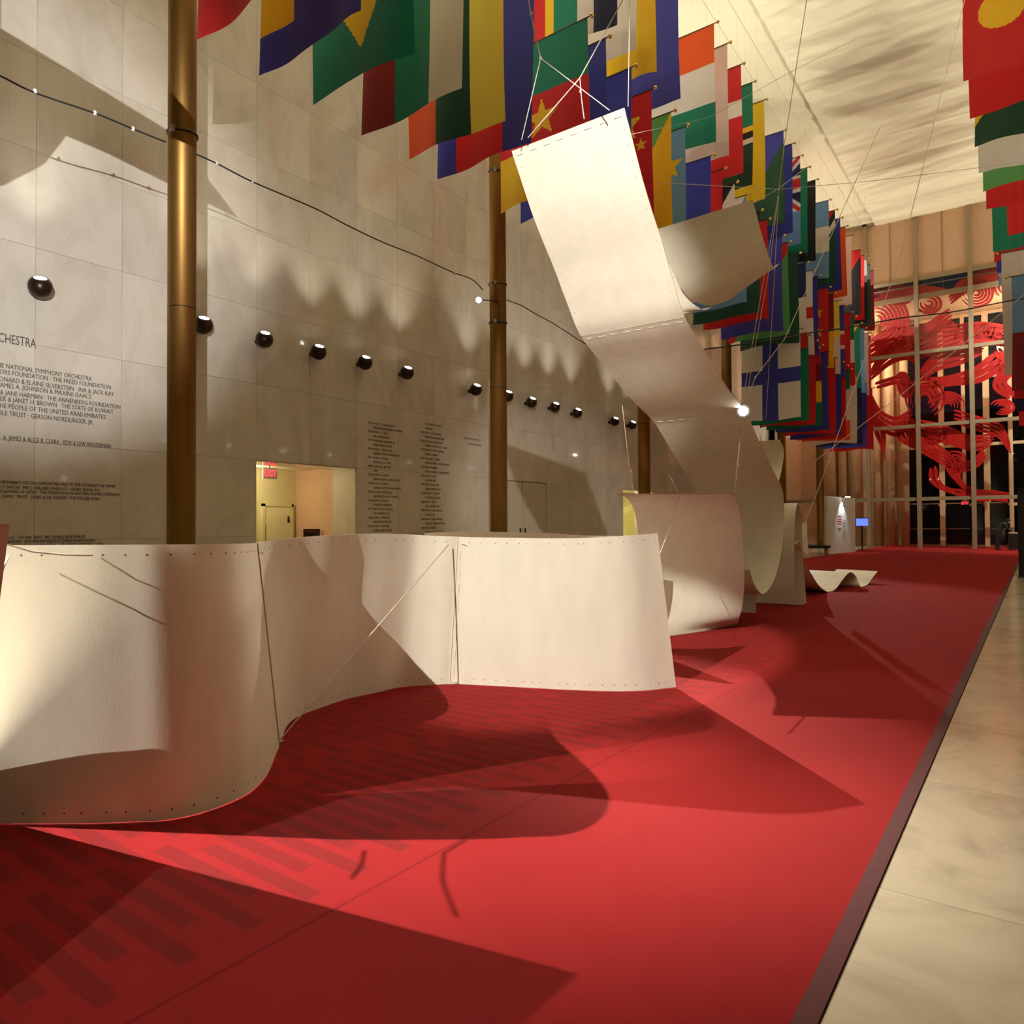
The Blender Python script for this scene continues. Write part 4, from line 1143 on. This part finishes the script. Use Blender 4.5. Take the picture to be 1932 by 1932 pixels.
# doors in the outer facade
for i, px_ in enumerate([(1712, 1772), (1786, 1830), (1834, 1856), (1868, 1902)]):
    p0, p1 = on_Y(px_[0], 990, YO - .1), on_Y(px_[1], 990, YO - .1)
    dd = struct(empty('door_%d' % (i + 3), (p0.x, YO - .1, 0)))
    MB().box(p0.x, p1.x, YO - .12, YO - .09, .1, 2.6).build('glass_leaf', mat('dark_door_glass', srgb(12, 14, 20), .08), dd)
    MB().box(p0.x, p1.x, YO - .16, YO - .08, 1.05, 1.1).build('push_bar', M_FRAME, dd)
    MB().box(p0.x, p1.x, YO - .14, YO - .07, 0, .1).box(p0.x, p1.x, YO - .14, YO - .07, 2.6, 2.68).build('rail', M_FRAME, dd)
struct(MB().box(-60, 60, YO + .4, 110, -.4, -.3).build('ground_outside', M_DARK))
o_ = tag(MB().box(-40, 40, 95, 97, -.3, 14).build('night_hedge', mat('night_hedge_green', srgb(40, 52, 40), .9, noise=.6, nscale=.8)), 'dark tree belt outside the far glass facade', 'hedge')
point('vestibule_lamp', (-8.5, YF + 2.6, 12.5), 420, (1, 0.8, 0.6), .4)
point('vestibule_lamp', (-1.5, YF + 2.6, 12.5), 420, (1, 0.8, 0.6), .4)
# exit sign over the outer doors
p = on_Y(1821, 949, YO - .3)
e2 = tag(empty('exit_sign', p), 'small red lit EXIT sign over the far glass doors', 'exit sign')
MB().box(p.x - .22, p.x + .22, p.y, p.y + .06, p.z - .12, p.z + .12).build('sign_box', M_BLACK, e2)
MB().box(p.x - .02, p.x + .02, p.y + .06, YO - .06, p.z - .02, p.z + .02).build('arm', M_BLACK, e2)
put_text('EXIT', M_EXIT, (p.x - .19, p.y - .006, p.z - .085), (p.x + .19, p.y - .006, p.z - .085), .17, e2, 'lettering', (0, -1, 0))

for k, xx in enumerate((-10.2, 2.4)):  # added spotlights, out of view, to brighten the facade and red artwork
    t_ = tag(empty('added_facade_spotlight', (xx, 37, HT - .3)), 'added hidden spotlight brightening the far facade, %s from the left' % num(k), 'spotlight', 'added facade spotlights')
    MB().lathe([(.09, -.3), (.1, 0)], 16, (xx, 37, HT - .3)).build('can', M_FRAME, t_)
    MB().lathe([(.08, -.31), (.08, -.302)], 16, (xx, 37, HT - .3)).build('lens', M_LENS, t_)
    spot('added_facade_beam', (xx, 37.1, HT - .65), (xx, YF, 6.0), 15000, 80, .8, (1, .92, .82), .1)

# ------------------------------------------------------------------ red cut-out artwork behind the facade mullions
YA = YF + .3
art = tag(empty('red_cutout_artwork', (on_Y(1760, 700, YA).x, YA, 3)), 'huge swirling red cut-out artwork hung behind the far facade mullions', 'artwork')
def art_pt(x, y): return on_Y(x, y, YA)
def ribbon_px(pts, wid):
    """tapered flat strip; wid: list of widths in px"""
    P_ = smooth_path([(x, y, 0) for x, y in pts], 6)
    n_ = len(P_); L_, R_ = [], []
    for i, p_ in enumerate(P_):
        t_ = (P_[min(i + 1, n_ - 1)] - P_[max(i - 1, 0)]).normalized()
        nn = Vector((-t_.y, t_.x, 0))
        f = i / (n_ - 1) * (len(wid) - 1); k = min(int(f), len(wid) - 2)
        w_ = max((wid[k] + (wid[k + 1] - wid[k]) * (f - k)) / 2, .25)
        L_.append(p_ + nn * w_); R_.append(p_ - nn * w_)
    b = MB()
    for dy in (0, .03):
        for A in (L_, R_):
            for p_ in A:
                q = art_pt(p_.x, p_.y); b.v.append((q.x, q.y + dy, q.z))
    i4 = lambda k, i: k * n_ + i
    for i in range(n_ - 1):
        b.f.append((i4(0, i), i4(0, i + 1), i4(1, i + 1), i4(1, i)))
        b.f.append((i4(2, i), i4(3, i), i4(3, i + 1), i4(2, i + 1)))
        b.f.append((i4(0, i), i4(2, i), i4(2, i + 1), i4(0, i + 1)))
        b.f.append((i4(1, i), i4(1, i + 1), i4(3, i + 1), i4(3, i)))
    return b.build('scroll', M_REDART, art)
def band(gA, gB, n_, fill=.74, w0=.6):
    fill = min(fill * 1.16, .93)
    A = smooth_path([(x, y, 0) for x, y in gA], 3); B = smooth_path([(x, y, 0) for x, y in gB], 3)
    m_ = min(len(A), len(B))
    A = [A[round(i * (len(A) - 1) / (m_ - 1))] for i in range(m_)]; B = [B[round(i * (len(B) - 1) / (m_ - 1))] for i in range(m_)]
    for k in range(n_):
        t_ = (k + .5) / n_
        pts = [(a.lerp(c, t_).x, a.lerp(c, t_).y) for a, c in zip(A, B)]
        wd = [max((a - c).length / n_ * fill, .6) for a, c in zip(A, B)]
        wd[0] *= w0; wd[-1] *= w0
        ribbon_px(pts[::2] if len(pts) > 14 else pts, wd)
def rings(cx, cy, r0, r1, n_, a0, a1, squash=1.0, fill=.7):
    fill *= 1.15
    for k in range(n_):
        r = r0 + (r1 - r0) * (k + .5) / n_
        w_ = (r1 - r0) / n_ * fill
        pts = [(cx + r * math.cos(math.radians(a0 + (a1 - a0) * i / 12)), cy + r * squash * math.sin(math.radians(a0 + (a1 - a0) * i / 12))) for i in range(13)]
        ribbon_px(pts, [w_ * .3, w_, w_, w_ * .3])
rings(1655, 605, 6, 62, 8, -100, 80, 1.0, .78)
rings(1700, 560, 4, 26, 3, 20, 320, .6, .75)
rings(1752, 573, 3, 27, 3, -120, 200, .75, .7)
rings(1842, 552, 3, 34, 5, -200, 150, .85, .72)
rings(1902, 540, 6, 30, 3, -230, -20, .9, .7)
band([(1640, 552), (1700, 538), (1760, 540), (1798, 548)], [(1640, 580), (1700, 566), (1750, 556), (1798, 550)], 3, .8)
band([(1790, 560), (1810, 530), (1850, 512), (1932, 496)], [(1795, 575), (1825, 552), (1870, 530), (1932, 515)], 3, .8)
band([(1640, 640), (1680, 618), (1740, 612), (1790, 580)], [(1640, 690), (1690, 660), (1745, 640), (1800, 610)], 5, .82)
band([(1735, 628), (1780, 610), (1830, 612), (1860, 610)], [(1735, 680), (1790, 660), (1830, 650), (1932, 655)], 6, .72)
band([(1800, 612), (1850, 606), (1900, 612), (1932, 610)], [(1800, 640), (1850, 640), (1900, 645), (1932, 650)], 4, .75)
band([(1642, 700), (1665, 660), (1700, 640), (1720, 650)], [(1642, 720), (1680, 690), (1712, 680), (1735, 690)], 3, .75)
band([(1735, 700), (1760, 668), (1800, 650), (1860, 650)], [(1740, 720), (1770, 700), (1810, 690), (1850, 670)], 4, .75)
band([(1650, 720), (1690, 708), (1705, 700), (1712, 720)], [(1655, 735), (1690, 726), (1700, 740), (1712, 760)], 2, .8)
band([(1740, 712), (1790, 708), (1840, 690), (1870, 665)], [(1745, 735), (1800, 728), (1850, 722), (1905, 690)], 3, .85)
band([(1870, 660), (1885, 690), (1872, 730), (1900, 752)], [(1900, 655), (1925, 690), (1900, 720), (1932, 745)], 3, .7)
rings(1745, 752, 6, 40, 4, -220, 60, 1.0, .75)
rings(1788, 765, 4, 34, 5, -190, 20, .8, .62)
rings(1890, 768, 4, 26, 3, -160, 120, .6, .7)
band([(1640, 735), (1660, 770), (1690, 785), (1720, 770)], [(1640, 760), (1650, 800), (1690, 825), (1725, 800)], 4, .72)
band([(1645, 790), (1650, 820), (1665, 850), (1668, 868)], [(1660, 790), (1672, 820), (1670, 850), (1670, 868)], 2, .7)
band([(1690, 800), (1695, 830), (1730, 850), (1790, 885)], [(1725, 790), (1735, 815), (1760, 830), (1810, 868)], 5, .72)
band([(1735, 790), (1780, 800), (1830, 820), (1880, 815)], [(1740, 825), (1790, 840), (1840, 852), (1870, 842)], 5, .68)
band([(1800, 770), (1850, 785), (1890, 800), (1905, 835)], [(1800, 800), (1845, 815), (1880, 825), (1908, 858)], 4, .62)
band([(1740, 808), (1755, 825), (1775, 815), (1780, 805)], [(1745, 830), (1762, 840), (1785, 825), (1780, 805)], 2, .8)
band([(1790, 860), (1820, 870), (1840, 860), (1855, 845)], [(1800, 890), (1825, 890), (1848, 880), (1862, 860)], 3, .72)
rings(1800, 872, 5, 26, 3, -120, 120, .9, .7)
band([(1752, 885), (1755, 910), (1790, 930), (1850, 938)], [(1768, 878), (1775, 905), (1800, 922), (1920, 938)], 2, .72)
band([(1780, 880), (1800, 905), (1830, 928), (1920, 937)], [(1815, 880), (1815, 905), (1840, 922), (1925, 938)], 3, .8)
for x in (1660, 1780, 1880):
    p = art_pt(x, 560); MB().tube([p, (p.x, p.y, 15.3)], .01, 6).build('hanging_wire', M_STEEL, art)
MB().box(art_pt(1645, 530).x, art_pt(1930, 530).x, YA - .02, YA + .05, 15.1, 15.16).build('hanging_rail', M_STEEL, art)

# ------------------------------------------------------------------ small things at the far end
# white info panel with lamp bar
p0, p1 = on_floor(1559, 1046), on_floor(1612, 1041)
ip = tag(empty('info_panel', (p0 + p1) / 2), 'tall white exhibition panel lit from above at the far left', 'info panel')
zt = on_X(1585, 938, (p0.x + p1.x) / 2).z
ax = (p1 - p0) / 2; ax.z = 0; ay = Vector((-ax.y, ax.x, 0)).normalized() * .06
cen = (p0 + p1) / 2
MB().obox((cen.x, cen.y, zt / 2 + .002), ax, ay, (0, 0, zt / 2)).build('board', M_SIGNW, ip)
nf = -ay.normalized() if (-ay).dot(CAM - cen) > 0 else ay.normalized()
lb = MB().obox((cen.x + nf.x * .35, cen.y + nf.y * .35, zt + .06), ax.normalized() * .3, nf * .03, (0, 0, .03)).build('lamp_bar', M_BLACK, ip)
for k in (-1, 1):
    c = cen + nf * .35 + ax.normalized() * .15 * k
    MB().lathe([(.05, -.04), (.07, 0)], 12, (c.x, c.y, zt + .02)).build('lamp_head', M_LENS, ip)
MB().tube([(cen.x, cen.y, zt - .05), (cen.x + nf.x * .35, cen.y + nf.y * .35, zt + .06)], .02, 6).build('lamp_arm', M_BLACK, ip)
spot('info_panel_beam', (cen.x + nf.x * .4, cen.y + nf.y * .4, zt + .02), (cen.x, cen.y, 1.2), 110, 80, .6, (.9, .97, 1), .05)
fr = cen + nf * .064; axn = ax.normalized()
if axn.dot(Rt) < 0: axn = -axn
for i, s in enumerate(['REFLECTIONS ON', 'SPACE, FORM AND', 'MOVEMENT IN', 'BENT PLYWOOD'][:0]): pass
redm = MATS['red_print']
for i in range(4):
    a = fr - axn * .58 + Vector((0, 0, 1.78 - .12 * i))
    MB().obox(a + axn * (.27 - .02 * (i % 2)), axn * (.27 - .02 * (i % 2)), nf * .002, (0, 0, .025)).build('print_line', redm, ip)
for i in range(2):
    a = fr - axn * .58 + Vector((0, 0, 1.2 - .09 * i))
    MB().obox(a + axn * .22, axn * (.22 - .05 * i), nf * .002, (0, 0, .015)).build('print_line', M_BLACK, ip)
for i in range(14):
    a = fr + axn * .05 + Vector((0, 0, 1.6 - .075 * i))
    MB().obox(a + axn * .27, axn * .27, nf * .002, (0, 0, .003)).build('print_line', MATS['joint_grout'], ip)
for i, (dx, dz) in enumerate([(.1, 2.55), (.22, 2.6), (.3, 2.42), (.2, 2.3), (.42, 2.5), (.36, 2.28)]):
    MB().lathe([(.05, 0), (.05, .004)], 10, fr + axn * dx + Vector((0, 0, dz)), nf).build('print_dot', M_INK, ip)
# screen and poster stand
pz = on_floor(1626, 1037)
sc_ = tag(empty('video_screen', (pz.x, pz.y, 0)), 'small glowing blue video screen on a stand by the far facade', 'screen')
vz = v_floor(1626, 1037)
c = V(1626, 985, vz)
MB().obox(c, Rt * .36, Fw * .03, (0, 0, .24)).build('frame', M_BLACK, sc_)
MB().obox(c - Fw * .032, Rt * .33, Fw * .003, (0, 0, .2)).build('display', M_SCREEN, sc_)
MB().tube([(c.x, c.y, 0.02), (c.x, c.y, c.z - .2)], .04, 8).build('post', M_BLACK, sc_)
MB().lathe([(.25, 0), (.25, .02)], 16, (c.x, c.y, 0)).build('base', M_BLACK, sc_)
vz = v_floor(1660, 1028)
for (x0, x1, y0, y1, lab) in [(1652, 1668, 973, 1024, 'tall peach poster stand with red header beyond the facade'), (1669, 1678, 977, 1006, 'small red and white poster stand beyond the facade')]:
    a, b_ = V(x0, y0, vz * 1.04), V(x1, y1, vz * 1.04)
    t_ = tag(empty('poster_stand', ((a.x + b_.x) / 2, (a.y + b_.y) / 2, 0)), lab, 'poster')
    cc = (a + b_) / 2
    MB().obox((cc.x, cc.y, a.z / 2), Rt * (x1 - x0) / FPX * vz * .52, Fw * .03, (0, 0, a.z / 2)).build('board', M_PEACHM, t_)
    MB().obox((cc.x - Fw.x * .032, cc.y - Fw.y * .032, a.z - .12), Rt * (x1 - x0) / FPX * vz * .52, Fw * .004, (0, 0, .1)).build('header', redm, t_)
    MB().obox((cc.x - Fw.x * .032, cc.y - Fw.y * .032, 1.0), Rt * (x1 - x0) / FPX * vz * .4, Fw * .004, (0, 0, .03)).build('print_line', redm, t_)
# glass barrier with bench behind the arch
pb = on_floor(1548, 1050)
gb = tag(empty('dark_bench', (pb.x, pb.y, 0)), 'low dark bench beside the white exhibition panel', 'bench')
c = V(1547, 1029, v_floor(1548, 1050))
MB().obox((c.x - .4, c.y + .2, .42), (.75, 0, 0), (0, .22, 0), (0, 0, .06)).build('seat', M_BLACK, gb)
for sx in (-.6, .6):
    MB().obox((c.x - .4 + sx, c.y + .2, .18), (.04, 0, 0), (0, .18, 0), (0, 0, .18)).build('leg', M_STEEL, gb)
# dark notice stand at the right edge of the carpet
pk = on_floor(1924, 1089)
kd = tag(empty('dark_signboard', (pk.x + .1, pk.y, 0)), 'black freestanding signboard on the marble at the right edge', 'signboard')
MB().box(pk.x - .02, pk.x + .75, pk.y - .04, pk.y + .04, .02, 2.35).build('board', M_BLACK, kd)
MB().box(pk.x - .04, pk.x + .8, pk.y - .2, pk.y + .2, -.004, .02).build('foot', M_BLACK, kd)

# person leaning over a draped table at the far right
pf = on_floor(1884, 1038)
def body():
    root = empty('person', (pf.x, pf.y, 0))
    tag(root, 'person in dark clothes leaning over a draped table by the far doors', 'person')
    X = lambda a, b_, z: (a, b_, z)
    vs = [(0, 0, .92), (.06, 0, 1.1), (.2, 0, 1.28), (.3, 0, 1.36), (.38, 0, 1.41),
          (.0, .1, .88), (.02, .12, .48), (-.02, .12, .08), (.12, .12, .03),
          (.0, -.1, .88), (-.06, -.12, .48), (-.12, -.12, .08), (.02, -.12, .03),
          (.28, .18, 1.34), (.42, .22, 1.1), (.58, .16, .97), (.66, .14, .95),
          (.28, -.18, 1.34), (.44, -.22, 1.1), (.58, -.16, .97), (.66, -.14, .95), (.47, 0, 1.47), (.52, 0, 1.55)]
    rs = [.16, .15, .17, .13, .065, .1, .07, .05, .04, .1, .07, .05, .04, .075, .055, .042, .035, .075, .055, .042, .035, .09, .085]
    ed = [(0, 1), (1, 2), (2, 3), (3, 4), (0, 5), (5, 6), (6, 7), (7, 8), (0, 9), (9, 10), (10, 11), (11, 12), (3, 13), (13, 14), (14, 15), (15, 16), (3, 17), (17, 18), (18, 19), (19, 20), (4, 21), (21, 22)]
    me_ = bpy.data.meshes.new('person_body'); me_.from_pydata(vs, ed, [])
    o_ = bpy.data.objects.new('body', me_); COL.objects.link(o_); o_.parent = root
    sk = o_.modifiers.new('skin', 'SKIN')
    for i, r in enumerate(rs):
        me_.skin_vertices[0].data[i].radius = (r, r)
    me_.skin_vertices[0].data[0].use_root = True
    o_.modifiers.new('sub', 'SUBSURF').levels = 1
    mc = mat('dark_clothes', srgb(20, 20, 24), .85, noise=.2); skn = mat('skin', srgb(170, 120, 92), .6)
    me_.materials.append(mc)
    dg = bpy.context.evaluated_depsgraph_get()
    m2 = bpy.data.meshes.new_from_object(o_.evaluated_get(dg))
    o_.modifiers.clear(); o_.data = m2
    m2.materials.clear(); m2.materials.append(mc); m2.materials.append(skn)
    for p_ in m2.polygons:
        p_.use_smooth = True
        if p_.center.x > .6 or (p_.center.z > 1.42 and p_.center.x > .44): p_.material_index = 1
    hd = MB().lathe([(.02, .085), (.07, .07), (.1, .02), (.098, -.03), (.08, -.06)], 14, (.45, 0, 1.55), (-.4, 0, 1)).build('hair', mat('dark_hair', srgb(30, 24, 20), .8), None, smooth=True)
    hd.parent = root
    return root
body()
tb = tag(empty('draped_table', (pf.x + .95, pf.y, 0)), 'dark draped table with papers by the far doors', 'table')
tx = pf.x + .95
MB().box(tx - .5, tx + .75, pf.y - .35, pf.y + .35, .88, .92).build('top', M_PEACHM, tb)
MB().box(tx - .52, tx + .77, pf.y - .37, pf.y + .37, .06, .88).build('drape', M_BLACK, tb)
for sx in (-.45, .7):
    for sy in (-.3, .3):
        MB().tube([(tx + sx, pf.y + sy, 0), (tx + sx, pf.y + sy, .1)], .02, 6).build('leg', M_BLACK, tb)
